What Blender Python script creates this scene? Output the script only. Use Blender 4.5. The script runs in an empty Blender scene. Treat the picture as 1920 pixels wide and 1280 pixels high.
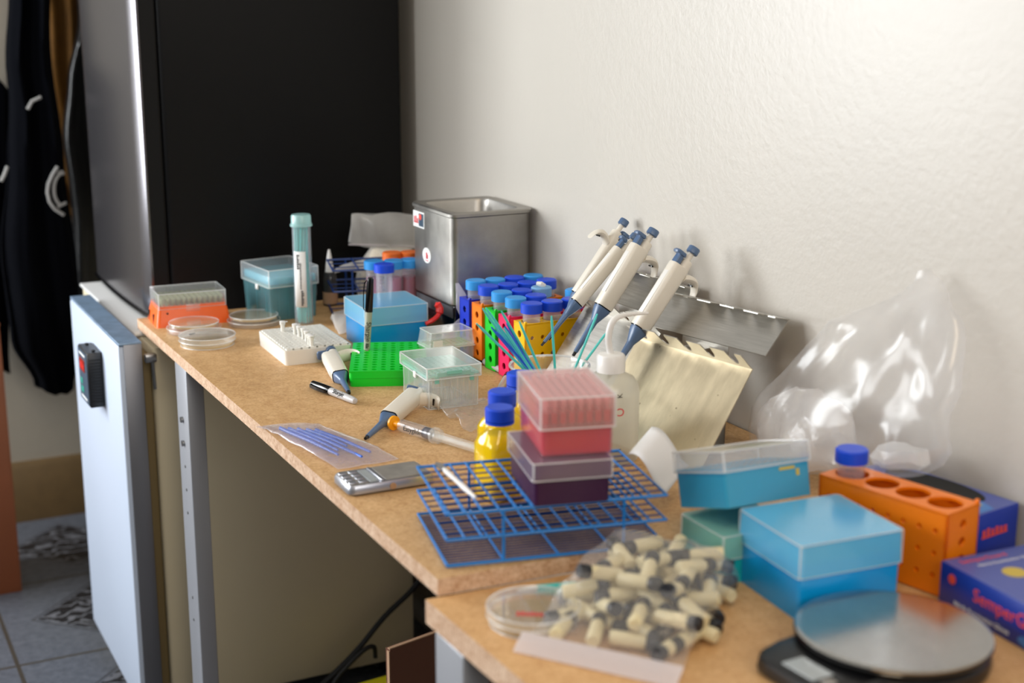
import bpy, bmesh, math, random
from mathutils import Vector, Matrix
random.seed(7)
SC = bpy.context.scene
COL = SC.collection
PI = math.pi
V = Vector

# ------------------------------------------------------------------ camera frame
FPX, PIT, YAW, CZ = 2700.0, math.atan(652/2700.0), math.radians(26.7824), 1.3025
_fw = V((math.sin(YAW)*math.cos(PIT), math.cos(YAW)*math.cos(PIT), -math.sin(PIT)))
_rt = V((math.cos(YAW), -math.sin(YAW), 0))
_up = V((math.sin(YAW)*math.sin(PIT), math.cos(YAW)*math.sin(PIT), math.cos(PIT)))
def _ray(u, v): return _fw + _rt*((u-960)/FPX) - _up*((v-640)/FPX)
def atz(u, v, z):            # the point on the level z seen at pixel (u, v)
    d = _ray(u, v); t = (z-CZ)/d.z; return V((d.x*t, d.y*t, z))
def aty(u, v, y):            # the point on the upright plane y = const
    d = _ray(u, v); t = y/d.y; return V((d.x*t, y, CZ+d.z*t))
def atx(u, v, x):
    d = _ray(u, v); t = x/d.x; return V((x, d.y*t, CZ+d.z*t))
cam = bpy.data.cameras.new('camera'); co = bpy.data.objects.new('camera', cam); COL.objects.link(co)
co.location = (0, 0, CZ); co.rotation_euler = (PI/2-PIT, 0, -YAW)
cam.sensor_width = 36; cam.lens = FPX/1920*36; cam.clip_start = .05
cam.dof.use_dof = True; cam.dof.focus_distance = 2.02; cam.dof.aperture_fstop = 3.5
SC.camera = co
SC.view_settings.view_transform = 'Standard'; SC.view_settings.look = 'None'
SC.view_settings.gamma = 1; SC.view_settings.use_curve_mapping = False
SC.view_settings.exposure = 0.32
SC.cycles.transparent_max_bounces = 32

# ------------------------------------------------------------------ materials
def lin(c):
    r = []
    for x in c[:3]:
        x /= 255.0
        r.append(x/12.92 if x <= .04045 else ((x+.055)/1.055)**2.4)
    return (r[0], r[1], r[2], 1)
def _new(name):
    m = bpy.data.materials.new(name); m.use_nodes = True
    nt = m.node_tree; nt.nodes.clear()
    out = nt.nodes.new('ShaderNodeOutputMaterial')
    return m, nt, out
def _noise(nt, scale, detail=4, rough=.6, coord='Object', stretch=None):
    tc = nt.nodes.new('ShaderNodeTexCoord'); n = nt.nodes.new('ShaderNodeTexNoise')
    n.inputs['Scale'].default_value = scale; n.inputs['Detail'].default_value = detail; n.inputs['Roughness'].default_value = rough
    if stretch:
        mp = nt.nodes.new('ShaderNodeMapping'); mp.inputs['Scale'].default_value = stretch
        nt.links.new(tc.outputs[coord], mp.inputs['Vector']); nt.links.new(mp.outputs['Vector'], n.inputs['Vector'])
    else:
        nt.links.new(tc.outputs[coord], n.inputs['Vector'])
    return n
def _ramp(nt, src, stops):
    r = nt.nodes.new('ShaderNodeValToRGB')
    while len(r.color_ramp.elements) < len(stops): r.color_ramp.elements.new(.5)
    for e, (p, c) in zip(r.color_ramp.elements, stops): e.position = p; e.color = c
    nt.links.new(src, r.inputs['Fac']); return r
def _mixc(nt, fac, a, b, mode='MIX'):
    m = nt.nodes.new('ShaderNodeMix'); m.data_type = 'RGBA'; m.blend_type = mode
    for s, x in ((0, fac), (6, a), (7, b)):
        if hasattr(x, 'is_linked'): nt.links.new(x, m.inputs[s])
        else: m.inputs[s].default_value = x
    return m.outputs[2]
def mat(name, rgb, rough=.45, metal=0, spec=.5, var=0, vscale=30, bump=0, bscale=80, coat=0, sss=0, trans=0, sheen=0, stretch=None):
    m, nt, out = _new(name)
    b = nt.nodes.new('ShaderNodeBsdfPrincipled')
    c = lin(rgb); b.inputs['Base Color'].default_value = c
    b.inputs['Roughness'].default_value = rough; b.inputs['Metallic'].default_value = metal
    b.inputs['Specular IOR Level'].default_value = spec; b.inputs['Coat Weight'].default_value = coat
    b.inputs['Coat Roughness'].default_value = .15
    if sheen: b.inputs['Sheen Weight'].default_value = sheen
    if var:
        n = _noise(nt, vscale, stretch=stretch)
        lo = tuple(max(0, x*(1-var)) for x in c[:3])+(1,); hi = tuple(min(1, x*(1+var)) for x in c[:3])+(1,)
        r = _ramp(nt, n.outputs['Fac'], [(.3, lo), (.7, hi)]); nt.links.new(r.outputs['Color'], b.inputs['Base Color'])
    if bump:
        n = _noise(nt, bscale, stretch=stretch); bp = nt.nodes.new('ShaderNodeBump'); bp.inputs['Strength'].default_value = bump
        bp.inputs['Distance'].default_value = .002
        nt.links.new(n.outputs['Fac'], bp.inputs['Height']); nt.links.new(bp.outputs['Normal'], b.inputs['Normal'])
    if trans:      # light passing diffusely through thin plastic
        t = nt.nodes.new('ShaderNodeBsdfTranslucent'); t.inputs['Color'].default_value = c
        mx = nt.nodes.new('ShaderNodeMixShader'); mx.inputs['Fac'].default_value = trans
        nt.links.new(b.outputs[0], mx.inputs[1]); nt.links.new(t.outputs[0], mx.inputs[2]); nt.links.new(mx.outputs[0], out.inputs['Surface'])
    else:
        nt.links.new(b.outputs[0], out.inputs['Surface'])
    return m
def clear(name, rgb, body=.25, rough=.15, tint=None, edge=.45, crinkle=0, cscale=40, tl=.5):
    """thin see-through plastic or glass: transparent + a share of gloss and milky scatter, more at grazing angles"""
    m, nt, out = _new(name)
    t = nt.nodes.new('ShaderNodeBsdfTransparent'); t.inputs['Color'].default_value = lin(tint or (255, 255, 255))
    b = nt.nodes.new('ShaderNodeBsdfPrincipled'); b.inputs['Base Color'].default_value = lin(rgb); b.inputs['Roughness'].default_value = rough
    tr = nt.nodes.new('ShaderNodeBsdfTranslucent'); tr.inputs['Color'].default_value = lin(rgb)
    mb = nt.nodes.new('ShaderNodeMixShader'); mb.inputs['Fac'].default_value = tl
    nt.links.new(b.outputs[0], mb.inputs[1]); nt.links.new(tr.outputs[0], mb.inputs[2])
    g = nt.nodes.new('ShaderNodeBsdfGlossy'); g.inputs['Roughness'].default_value = rough; g.inputs['Color'].default_value = (1, 1, 1, 1)
    lw = nt.nodes.new('ShaderNodeLayerWeight'); lw.inputs['Blend'].default_value = .5
    pw = nt.nodes.new('ShaderNodeMath'); pw.operation = 'POWER'; pw.inputs[1].default_value = 4; nt.links.new(lw.outputs['Facing'], pw.inputs[0])
    ma = nt.nodes.new('ShaderNodeMath'); ma.operation = 'MULTIPLY_ADD'; ma.inputs[1].default_value = edge*.9; ma.inputs[2].default_value = .035; nt.links.new(pw.outputs[0], ma.inputs[0])
    m1 = nt.nodes.new('ShaderNodeMixShader'); m1.inputs['Fac'].default_value = body
    nt.links.new(t.outputs[0], m1.inputs[1]); nt.links.new(mb.outputs[0], m1.inputs[2])
    m2 = nt.nodes.new('ShaderNodeMixShader'); nt.links.new(ma.outputs[0], m2.inputs['Fac'])
    nt.links.new(m1.outputs[0], m2.inputs[1]); nt.links.new(g.outputs[0], m2.inputs[2])
    if crinkle:
        n = _noise(nt, cscale, 3); bp = nt.nodes.new('ShaderNodeBump'); bp.inputs['Strength'].default_value = crinkle; bp.inputs['Distance'].default_value = .006
        nt.links.new(n.outputs['Fac'], bp.inputs['Height'])
        for x in (b, g, lw): nt.links.new(bp.outputs['Normal'], x.inputs['Normal'])
    nt.links.new(m2.outputs[0], out.inputs['Surface'])
    return m
def emit(name, rgb, s):
    m, nt, out = _new(name); e = nt.nodes.new('ShaderNodeEmission'); e.inputs['Color'].default_value = lin(rgb); e.inputs['Strength'].default_value = s
    nt.links.new(e.outputs[0], out.inputs['Surface']); return m

def mat_board(name, base, dark, light, stains):
    m, nt, out = _new(name); b = nt.nodes.new('ShaderNodeBsdfPrincipled'); b.inputs['Roughness'].default_value = .55
    n1 = _noise(nt, 260, 3, .7); n2 = _noise(nt, 60, 4, .6); n3 = _noise(nt, 9, 5, .65, stretch=(1, .35, 1))
    c1 = _ramp(nt, n1.outputs['Fac'], [(.32, lin(dark)), (.52, lin(base)), (.72, lin(light))])
    c2 = _mixc(nt, .35, c1.outputs['Color'], _ramp(nt, n2.outputs['Fac'], [(.3, lin(dark)), (.7, lin(light))]).outputs['Color'])
    last = c2
    if stains:
        s = _ramp(nt, n3.outputs['Fac'], [(.5, (1, 1, 1, 1)), (.62, (.86, .82, .76, 1)), (.74, (.62, .55, .46, 1))])
        last = _mixc(nt, .55, c2, s.outputs['Color'], 'MULTIPLY')
    nt.links.new(last, b.inputs['Base Color'])
    bp = nt.nodes.new('ShaderNodeBump'); bp.inputs['Strength'].default_value = .15; bp.inputs['Distance'].default_value = .001
    nt.links.new(n1.outputs['Fac'], bp.inputs['Height']); nt.links.new(bp.outputs['Normal'], b.inputs['Normal'])
    nt.links.new(b.outputs[0], out.inputs['Surface']); return m
def mat_wall(name, rgb, rough):
    m, nt, out = _new(name); b = nt.nodes.new('ShaderNodeBsdfPrincipled'); b.inputs['Roughness'].default_value = rough
    n = _noise(nt, 2.2, 5, .6, 'Object'); c = lin(rgb)
    r = _ramp(nt, n.outputs['Fac'], [(.35, tuple(x*.955 for x in c[:3])+(1,)), (.65, c)]); nt.links.new(r.outputs['Color'], b.inputs['Base Color'])
    n2 = _noise(nt, 90, 4, .6); bp = nt.nodes.new('ShaderNodeBump'); bp.inputs['Strength'].default_value = .16; bp.inputs['Distance'].default_value = .003
    nt.links.new(n2.outputs['Fac'], bp.inputs['Height']); nt.links.new(bp.outputs['Normal'], b.inputs['Normal'])
    b.inputs['Specular IOR Level'].default_value = .6
    nt.links.new(b.outputs[0], out.inputs['Surface']); return m
def mat_floor(name):
    m, nt, out = _new(name); b = nt.nodes.new('ShaderNodeBsdfPrincipled'); b.inputs['Roughness'].default_value = .38
    tc = nt.nodes.new('ShaderNodeTexCoord'); sp = nt.nodes.new('ShaderNodeSeparateXYZ'); nt.links.new(tc.outputs['Object'], sp.inputs[0])
    def mth(op, a, bb=None):
        n = nt.nodes.new('ShaderNodeMath'); n.operation = op
        for i, x in enumerate((a, bb)):
            if x is None: continue
            if hasattr(x, 'is_linked'): nt.links.new(x, n.inputs[i])
            else: n.inputs[i].default_value = x
        return n.outputs[0]
    T = .42
    def cell(o, off): return mth('ABSOLUTE', mth('SUBTRACT', mth('FRACT', mth('DIVIDE', mth('SUBTRACT', o, off), T)), .5))
    ax, ay = cell(sp.outputs['X'], .31), cell(sp.outputs['Y'], 2.80)
    grout = mth('GREATER_THAN', mth('MAXIMUM', ax, ay), .49)
    # dark ornament: a diamond in the middle of every tile, framed by a double line
    l1 = mth('ADD', ax, ay)
    dia = mth('LESS_THAN', l1, .33)
    line = mth('MULTIPLY', mth('LESS_THAN', l1, .365), mth('GREATER_THAN', l1, .35))
    w = nt.nodes.new('ShaderNodeTexWave'); w.wave_type = 'RINGS'; w.inputs['Scale'].default_value = 9; w.inputs['Distortion'].default_value = 9; w.inputs['Detail'].default_value = 1.5; w.inputs['Detail Scale'].default_value = 3
    nt.links.new(tc.outputs['Object'], w.inputs['Vector'])
    orn = _ramp(nt, w.outputs['Fac'], [(.62, lin((24, 24, 28))), (.8, lin((96, 98, 104)))])
    n = _noise(nt, 60, 5, .7); base = _ramp(nt, n.outputs['Fac'], [(.35, lin((70, 74, 82))), (.65, lin((90, 94, 102)))])
    c = _mixc(nt, dia, base.outputs['Color'], orn.outputs['Color'])
    c = _mixc(nt, line, c, lin((50, 50, 54)))
    c = _mixc(nt, grout, c, lin((58, 54, 48)))
    nt.links.new(c, b.inputs['Base Color']); nt.links.new(b.outputs[0], out.inputs['Surface']); return m
def mat_steel(name, rgb, rough=.28, brushed=(1, 1, 40), spots=0):
    m, nt, out = _new(name); b = nt.nodes.new('ShaderNodeBsdfPrincipled'); b.inputs['Metallic'].default_value = 1
    c = lin(rgb); n = _noise(nt, 25, 5, .7, stretch=brushed)
    r = _ramp(nt, n.outputs['Fac'], [(.3, tuple(x*.82 for x in c[:3])+(1,)), (.7, c)]); last = r.outputs['Color']
    if spots:
        v = nt.nodes.new('ShaderNodeTexVoronoi'); v.inputs['Scale'].default_value = 55
        tc = nt.nodes.new('ShaderNodeTexCoord'); nt.links.new(tc.outputs['Object'], v.inputs['Vector'])
        s = _ramp(nt, v.outputs['Distance'], [(.05, lin((90, 60, 35))), (.085, (1, 1, 1, 1))]); last = _mixc(nt, .6, last, s.outputs['Color'], 'MULTIPLY')
    nt.links.new(last, b.inputs['Base Color'])
    rr = nt.nodes.new('ShaderNodeMapRange'); rr.inputs[3].default_value = rough*.8; rr.inputs[4].default_value = rough*1.35
    nt.links.new(n.outputs['Fac'], rr.inputs[0]); nt.links.new(rr.outputs[0], b.inputs['Roughness'])
    nt.links.new(b.outputs[0], out.inputs['Surface']); return m

M = dict(
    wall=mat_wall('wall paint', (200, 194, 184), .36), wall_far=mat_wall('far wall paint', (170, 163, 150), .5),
    floor=mat_floor('patterned tiles'), base=mat('brown baseboard', (100, 78, 46), .5, var=.1),
    board=mat_board('chipboard top', (206, 164, 112), (172, 128, 80), (222, 186, 138), True),
    board2=mat_board('second chipboard top', (212, 166, 112), (186, 138, 86), (226, 186, 134), False),
    edge=mat_board('raw chipboard edge', (214, 176, 142), (166, 120, 84), (236, 210, 184), False),
    legm=mat('grey painted steel', (150, 152, 158), .4, .3), bolt=mat('bolt steel', (150, 150, 150), .3, 1),
    black=mat('black plastic', (16, 16, 18), .35), blackgloss=mat('glossy black', (8, 8, 10), .15), rubber=mat('matte black', (14, 14, 15), .7),
    fridge=mat('black fridge side', (9, 9, 10), .55, spec=.22, bump=.05, bscale=400), fdoor=mat('dark brushed door', (104, 102, 106), .24, .85, bump=.03, bscale=200),
    enamel=mat('white enamel', (188, 199, 216), .35), cream=mat('cream enamel', (208, 196, 166), .5, var=.03, vscale=4),
    alu=mat('grey metal trim', (128, 128, 132), .38, .8), chrome=mat('blue grey strip', (124, 148, 174), .35, .3, var=.2, vscale=40), gasket=mat('tan door gasket', (122, 104, 66), .7),
    worktop=mat('white laminate', (226, 226, 224), .3),
    white=mat('white plastic', (232, 230, 226), .35), ivory=mat('ivory plastic', (226, 219, 206), .32), paper=mat('white paper', (242, 242, 242), .7, trans=.25),
    label=mat('white label', (238, 238, 236), .5), ink=mat('black ink', (20, 20, 22), .6), inkgrey=mat('grey ink', (92, 92, 96), .6), inkred=mat('red ink', (214, 52, 62), .6),
    slate=mat('slate blue plastic', (84, 108, 142), .32), slatedk=mat('dark slate plastic', (58, 70, 92), .35),
    orange=mat('orange plastic', (255, 136, 6), .32, trans=.12), orangelid=mat('orange cap', (236, 112, 36), .4), orangeR=mat('orange red plastic', (255, 104, 14), .35, trans=.1),
    green=mat('green plastic', (10, 214, 42), .35, trans=.12), pink=mat('pink plastic', (244, 30, 100), .35, trans=.12), yellow=mat('yellow plastic', (255, 200, 0), .35, trans=.12),
    bluerack=mat('deep blue plastic', (16, 44, 190), .35), capblue=mat('dark blue cap', (20, 72, 214), .4), capcyan=mat('light blue cap', (52, 152, 228), .4), cappale=mat('faded blue cap', (120, 170, 215), .5),
    wire=mat('blue coated wire', (14, 120, 200), .35), wirebk=mat('dark and shaded blue wire', (16, 56, 122), .35),
    teal=mat('teal plastic stick', (84, 214, 208), .35, trans=.15), bluestick=mat('blue plastic stick', (40, 110, 226), .3, trans=.15),
    milk=mat('milky plastic', (238, 235, 226), .4, trans=.1), aqua=mat('aqua tip tray', (150, 222, 208), .4, trans=.2),
    agar=clear('agar', (236, 214, 160), .6, .2, (244, 234, 200), tl=.3),
    dish=clear('clear polystyrene', (245, 245, 245), .10, .08, edge=1.0), glass=clear('beaker glass', (240, 245, 245), .06, .04, edge=1.0), glassrim=clear('thick glass rim', (246, 248, 248), .45, .05, edge=1.0),
    lidclear=clear('frosted lid', (240, 244, 246), .18, .2, edge=.8), lidhaze=clear('hazy clear lid', (244, 248, 248), .19, .18, edge=.8), tubeclear=clear('tube polypropylene', (228, 228, 236), .2, .2),
    lidblue=clear('pale blue lid', (150, 222, 250), .68, .22, (205, 238, 252), tl=.2), boxblue=clear('blue box', (0, 152, 222), .96, .25, (60, 170, 225), tl=.08, edge=.2),
    bigblue=clear('bright blue box', (0, 170, 250), .96, .3, (60, 180, 240), tl=.08, edge=.15), lidbig=clear('bright pale blue lid', (116, 214, 255), .78, .2, (200, 235, 253), tl=.15),
    cyanbox=clear('cyan box', (84, 206, 240), .7, .2, (150, 222, 240), tl=.35), tealbox=clear('teal box', (20, 186, 190), .92, .25, (110, 210, 215), tl=.1), lidteal=clear('pale green lid', (176, 236, 222), .68, .22, (210, 240, 235), tl=.35), lidaqua=clear('pale aqua cap', (190, 232, 230), .75, .3, (220, 240, 240), tl=.3),
    bluegrey=clear('grey blue tall box', (150, 200, 208), .36, .2, (205, 230, 232)), tipblue=mat('light blue tips', (120, 214, 236), .4, trans=.3), tipgrey=clear('clear tip', (210, 215, 215), .22, .2),
    tipgreen=mat('pale olive tips', (176, 184, 140), .5, trans=.2), tippink=mat('pale pink tips', (252, 206, 208), .4, trans=.3),
    pinkfill=mat('crimson rack', (206, 34, 56), .4, trans=.1), pinkwall=clear('pinkish clear wall', (248, 206, 216), .16, .2, (252, 214, 222)), pinklid=clear('whitish pink lid', (252, 240, 238), .22, .22, (252, 236, 236)),
    purple=mat('dark purple box', (52, 4, 54), .35), purplelid=clear('pale mauve lid', (196, 176, 196), .4, .2, (205, 180, 205)),
    yliq=mat('yellow liquid', (255, 236, 0), .2, trans=.25), yclear=clear('bottle plastic', (240, 240, 225), .14, .12, (250, 248, 225)), ywall=clear('yellow bottle wall', (250, 236, 60), .25, .1, (252, 240, 110)),
    pinkliq=mat('crimson liquid', (186, 16, 58), .3, trans=.2), pinkliq2=mat('pale pink liquid', (228, 130, 165), .4, trans=.3), greencap=mat('small green dot', (60, 206, 70), .4),
    bag=clear('clear bag film', (246, 246, 250), .13, .2, edge=.3), bagthin=clear('crinkled thin film', (232, 230, 232), .16, .14, edge=.3, crinkle=.6, cscale=60), bagwhite=clear('milky bag film', (240, 238, 236), .55, .25, edge=.25, crinkle=.5, cscale=50),
    bagfog=clear('frosted zip bag', (250, 250, 248), .55, .3, edge=.35, crinkle=.25, cscale=30), beadm=clear('thick plastic edge', (250, 252, 252), .5, .15, edge=.8, tl=.3), zipm=clear('zip strip', (244, 240, 244), .62, .25), sleeve=clear('sleeve film', (236, 232, 244), .33, .15, edge=.4, crinkle=.35, cscale=45),
    powder=mat('cream powder', (246, 238, 220), .8, bump=.4, bscale=160), vial=mat('cream vial', (240, 228, 188), .35, trans=.25), vialcap=mat('black vial cap', (20, 22, 30), .4),
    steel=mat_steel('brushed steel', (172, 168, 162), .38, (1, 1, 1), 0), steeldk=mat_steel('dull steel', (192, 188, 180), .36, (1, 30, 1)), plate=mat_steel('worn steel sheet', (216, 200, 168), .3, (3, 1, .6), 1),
    platter=mat_steel('frosted silver platter', (186, 186, 184), .15, (1, 1, 1)), silver=mat('silver plastic', (176, 178, 186), .28, .7), silverdk=mat('worn weighing plate', (150, 146, 140), .5, .5, var=.15, vscale=60),
    lcd=mat('grey display', (158, 164, 166), .25), red=mat('red plastic', (226, 44, 38), .4), reddim=mat('red digits window', (150, 30, 18), .3), greenlab=mat('green keypad', (34, 150, 130), .5), panel=mat('blue grey panel', (58, 78, 96), .4),
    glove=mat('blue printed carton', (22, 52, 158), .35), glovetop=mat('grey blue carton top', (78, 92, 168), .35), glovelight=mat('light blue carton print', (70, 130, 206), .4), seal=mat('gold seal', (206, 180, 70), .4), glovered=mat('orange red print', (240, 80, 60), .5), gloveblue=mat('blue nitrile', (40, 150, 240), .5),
    carton=mat('dark brown cardboard', (96, 56, 36), .8), cartonedge=mat('pale corrugated edge', (176, 140, 110), .8), carton2=mat('orange brown board', (122, 66, 36), .6, var=.06, vscale=10), yellowbox=mat('yellow card', (226, 214, 20), .6),
    cloth=mat('black cloth', (4, 5, 9), .95, spec=.05, bump=.3, bscale=60), mustard=mat('mustard cloth', (108, 70, 6), .8, var=.2, vscale=20), leather=mat('black leather', (8, 8, 10), .32, bump=.5, bscale=50), emb=mat('grey embroidery', (150, 148, 146), .8),
    gold=mat('amber syringe cap', (250, 168, 10), .35), piston=mat('dark rubber piston', (30, 30, 48), .4), syr=clear('syringe barrel', (238, 234, 238), .1, .1, edge=.5), steelthin=mat('scalpel steel', (196, 200, 208), .25, .9),
    markerbody=mat('grey marker barrel', (186, 184, 184), .35), markergreen=mat('olive grey marker barrel', (168, 168, 152), .4), gluebot=clear('smoky bottle', (92, 92, 92), .7, .2, (120, 120, 120)),
)

# ------------------------------------------------------------------ mesh building
def rrect(w, d, r, z, n=3, cx=0, cy=0):
    r = max(1e-5, min(r, w*.499, d*.499)); pts = []
    for sx, sy, a0 in ((1, 1, 0), (-1, 1, PI/2), (-1, -1, PI), (1, -1, 1.5*PI)):
        for k in range(n+1):
            a = a0+PI/2*k/n
            pts.append(V((cx+sx*(w/2-r)+r*math.cos(a), cy+sy*(d/2-r)+r*math.sin(a), z)))
    return pts
def circ(r, z, n=24, cx=0, cy=0, ry=None, ph=0): return [V((cx+r*math.cos(2*PI*k/n+ph), cy+(ry or r)*math.sin(2*PI*k/n+ph), z)) for k in range(n)]
class MB:
    def __init__(s): s.bm = bmesh.new(); s.X = Matrix.Identity(4)
    def v(s, p): return s.bm.verts.new(s.X @ V(p))
    def f(s, vs):
        try: return s.bm.faces.new(vs)
        except ValueError: return None
    def loft(s, rings, cap0=True, cap1=True, closed=True):
        R = [[s.v(p) for p in r] for r in rings]; n = len(R[0])
        for a, b in zip(R, R[1:]):
            for k in range(n if closed else n-1):
                j = (k+1) % n; s.f((a[k], a[j], b[j], b[k]))
        if cap0: s.f(list(reversed(R[0])))
        if cap1: s.f(R[-1])
        return s
    def box(s, c, size, r=0, rz=0):
        x, y, z = c; w, d, h = size; X = s.X
        s.X = X @ Matrix.Translation((x, y, z)) @ Matrix.Rotation(rz, 4, 'Z')
        if r > 0:
            e = min(r, h*.49)
            s.loft([rrect(w-1.2*e, d-1.2*e, max(r-.6*e, 1e-4), -h/2), rrect(w, d, r, -h/2+e), rrect(w, d, r, h/2-e), rrect(w-1.2*e, d-1.2*e, max(r-.6*e, 1e-4), h/2)])
        else:
            s.loft([[V((a*w/2, b*d/2, t)) for a, b in ((-1, -1), (1, -1), (1, 1), (-1, 1))] for t in (-h/2, h/2)])
        s.X = X; return s
    def taper(s, z0, w0, d0, z1, w1, d1, r=.002, cx=0, cy=0):
        return s.loft([rrect(w0, d0, r, z0, 3, cx, cy), rrect(w1, d1, r, z1, 3, cx, cy)])
    def shell(s, w0, d0, w1, d1, z0, z1, t, r=.004, up=True):
        """thin walled tray: floor at z0 and open at z1 (up) or roof at z1 and open at z0"""
        if up: s.loft([rrect(w0, d0, r, z0), rrect(w1, d1, r, z1), rrect(w1-2*t, d1-2*t, max(r-t, .0005), z1), rrect(w0-2*t, d0-2*t, max(r-t, .0005), z0+t)])
        else: s.loft([rrect(w1, d1, r, z1), rrect(w0, d0, r, z0), rrect(w0-2*t, d0-2*t, max(r-t, .0005), z0), rrect(w1-2*t, d1-2*t, max(r-t, .0005), z1-t)])
        return s
    def lathe(s, prof, n=24, cx=0, cy=0, cap0=True, cap1=True): return s.loft([circ(max(r, 1e-5), z, n, cx, cy) for r, z in prof], cap0, cap1)
    def tube(s, pts, r, n=8, cap=True):
        pts = [V(p) for p in pts]; rr = r if isinstance(r, (list, tuple)) else [r]*len(pts)
        rings = []; prev = None
        for i, p in enumerate(pts):
            t = (pts[min(i+1, len(pts)-1)]-pts[max(i-1, 0)]).normalized()
            if prev is None: a = t.orthogonal().normalized()
            else:
                a = prev-t*prev.dot(t)
                a = a.normalized() if a.length > 1e-6 else t.orthogonal().normalized()
            prev = a; b = t.cross(a)
            rings.append([p+(a*math.cos(2*PI*k/n)+b*math.sin(2*PI*k/n))*rr[i] for k in range(n)])
        return s.loft(rings, cap, cap)
    def prism(s, poly, z0, z1): return s.loft([[V((x, y, z0)) for x, y in poly], [V((x, y, z1)) for x, y in poly]])
    def holed(s, w, d, t, nx, ny, r, n=16, mx=0, my=0, chamfer=0):
        """plate in the local XY plane, z from 0 to t, with nx x ny round holes; solid margins mx, my"""
        W, D = w-2*mx, d-2*my; cw, cd = W/nx, D/ny
        for i in range(nx):
            for j in range(ny):
                cx, cy = -W/2+cw*(i+.5), -D/2+cd*(j+.5)
                ex = (cw/2+(mx if i == 0 else 0), cw/2+(mx if i == nx-1 else 0)); ey = (cd/2+(my if j == 0 else 0), cd/2+(my if j == ny-1 else 0))
                sq = []; ci = []
                for k in range(n):
                    a = 2*PI*k/n+PI/4; c, q = math.cos(a), math.sin(a); m = max(abs(c), abs(q))
                    sq.append((cx+c/m*ex[c > 0], cy+q/m*ey[q > 0])); ci.append((cx+c*r, cy+q*r))
                A = [s.v((x, y, 0)) for x, y in sq]; B = [s.v((x, y, t)) for x, y in sq]; C = [s.v((x, y, 0)) for x, y in ci]; E = [s.v((x, y, t)) for x, y in ci]
                for k in range(n):
                    l = (k+1) % n; x_, y_ = (sq[k][0]+sq[l][0])/2, (sq[k][1]+sq[l][1])/2
                    s.f((A[k], C[k], C[l], A[l])); s.f((B[k], B[l], E[l], E[k])); s.f((C[k], E[k], E[l], C[l]))
                    if abs(abs(x_)-w/2) < 1e-6 or abs(abs(y_)-d/2) < 1e-6: s.f((A[k], A[l], B[l], B[k]))
        bmesh.ops.remove_doubles(s.bm, verts=s.bm.verts[:], dist=2e-6)
        return s
    def grid(s, fn, nu, nv, wrap=False):
        G = [[s.v(fn(i/nu, j/nv)) for j in range(nv+(0 if wrap else 1))] for i in range(nu+1)]
        for i in range(nu):
            for j in range(nv):
                k = (j+1) % len(G[0]) if wrap else j+1
                s.f((G[i][j], G[i+1][j], G[i+1][k], G[i][k]))
        return s
    def done(s, name, m, parent=None, loc=None, solid=0, sub=0, angle=38, rz=0):
        me = bpy.data.meshes.new(name); bmesh.ops.recalc_face_normals(s.bm, faces=s.bm.faces[:]); s.bm.to_mesh(me); s.bm.free()
        me.materials.append(M[m] if isinstance(m, str) else m)
        me.shade_smooth(); me.set_sharp_from_angle(angle=math.radians(angle))
        o = bpy.data.objects.new(name, me); COL.objects.link(o)
        if parent: o.parent = parent
        if loc is not None: o.location = loc
        if rz: o.rotation_euler.z = rz
        if solid:
            q = o.modifiers.new('thickness', 'SOLIDIFY'); q.thickness = solid; q.offset = 0
        if sub:
            q = o.modifiers.new('smooth', 'SUBSURF'); q.levels = sub; q.render_levels = sub
        return o
def tag(o, label, cat, group=None):
    o['label'] = label; o['category'] = cat
    if group: o['group'] = group
    return o
def thing(name, label, cat, loc=(0, 0, 0), rz=0, group=None, mw=None):
    o = bpy.data.objects.new(name, None); COL.objects.link(o); o.empty_display_size = .02
    if mw is not None: o.matrix_world = mw
    else: o.location = loc; o.rotation_euler = (0, 0, rz)
    return tag(o, label, cat, group)
def struct(o): o['kind'] = 'structure'; return o
def dup(root, loc=None, rz=None, label=None, group=None, mw=None):
    r = root.copy(); COL.objects.link(r)
    if mw is not None: r.matrix_world = mw
    else:
        if loc is not None: r.location = loc
        if rz is not None: r.rotation_euler = (0, 0, rz)
    if label: r['label'] = label
    if group: r['group'] = group
    for ch in list(root.children):
        c = ch.copy(); COL.objects.link(c); c.parent = r
        for g in list(ch.children):
            d = g.copy(); COL.objects.link(d); d.parent = c
    return r
def text(name, s, size, m, parent, X, depth=.0002, squash=1):
    cu = bpy.data.curves.new(name, 'FONT'); cu.body = s; cu.size = size; cu.extrude = depth; cu.align_x = 'CENTER'; cu.align_y = 'CENTER'; cu.resolution_u = 3
    tmp = bpy.data.objects.new('tmp', cu); COL.objects.link(tmp)
    bpy.context.view_layer.update()
    me = bpy.data.meshes.new_from_object(tmp.evaluated_get(bpy.context.evaluated_depsgraph_get()))
    bpy.data.objects.remove(tmp); bpy.data.curves.remove(cu)
    me.transform(X @ Matrix.Scale(squash, 4, (1, 0, 0))); me.materials.clear(); me.materials.append(M[m]); me.name = name
    o = bpy.data.objects.new(name, me); COL.objects.link(o); o.parent = parent; return o
def print_bars(name, w, h, n, m, parent, X):      # print too small to read: a row of uneven dashes
    b = MB(); b.X = X; rn = random.Random(n*7+3); x = -w/2; step = w/n; first = True
    for k in range(n):
        hh = h*rn.uniform(.55, 1); b.box((x+step*.5, (hh-h)*.5, .0001), (step*.62, hh, .0003)); x += step
    b.box((0, -h*.5, .0001), (w, h*.14, .0003))
    return b.done(name, m, parent)
def frame(o, x, y, z):      # matrix from an origin and three axes
    m = Matrix.Identity(4)
    for i, a in enumerate((x, y, z)):
        for k in range(3): m[k][i] = a[k]
    for k in range(3): m[k][3] = o[k]
    return m
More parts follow.
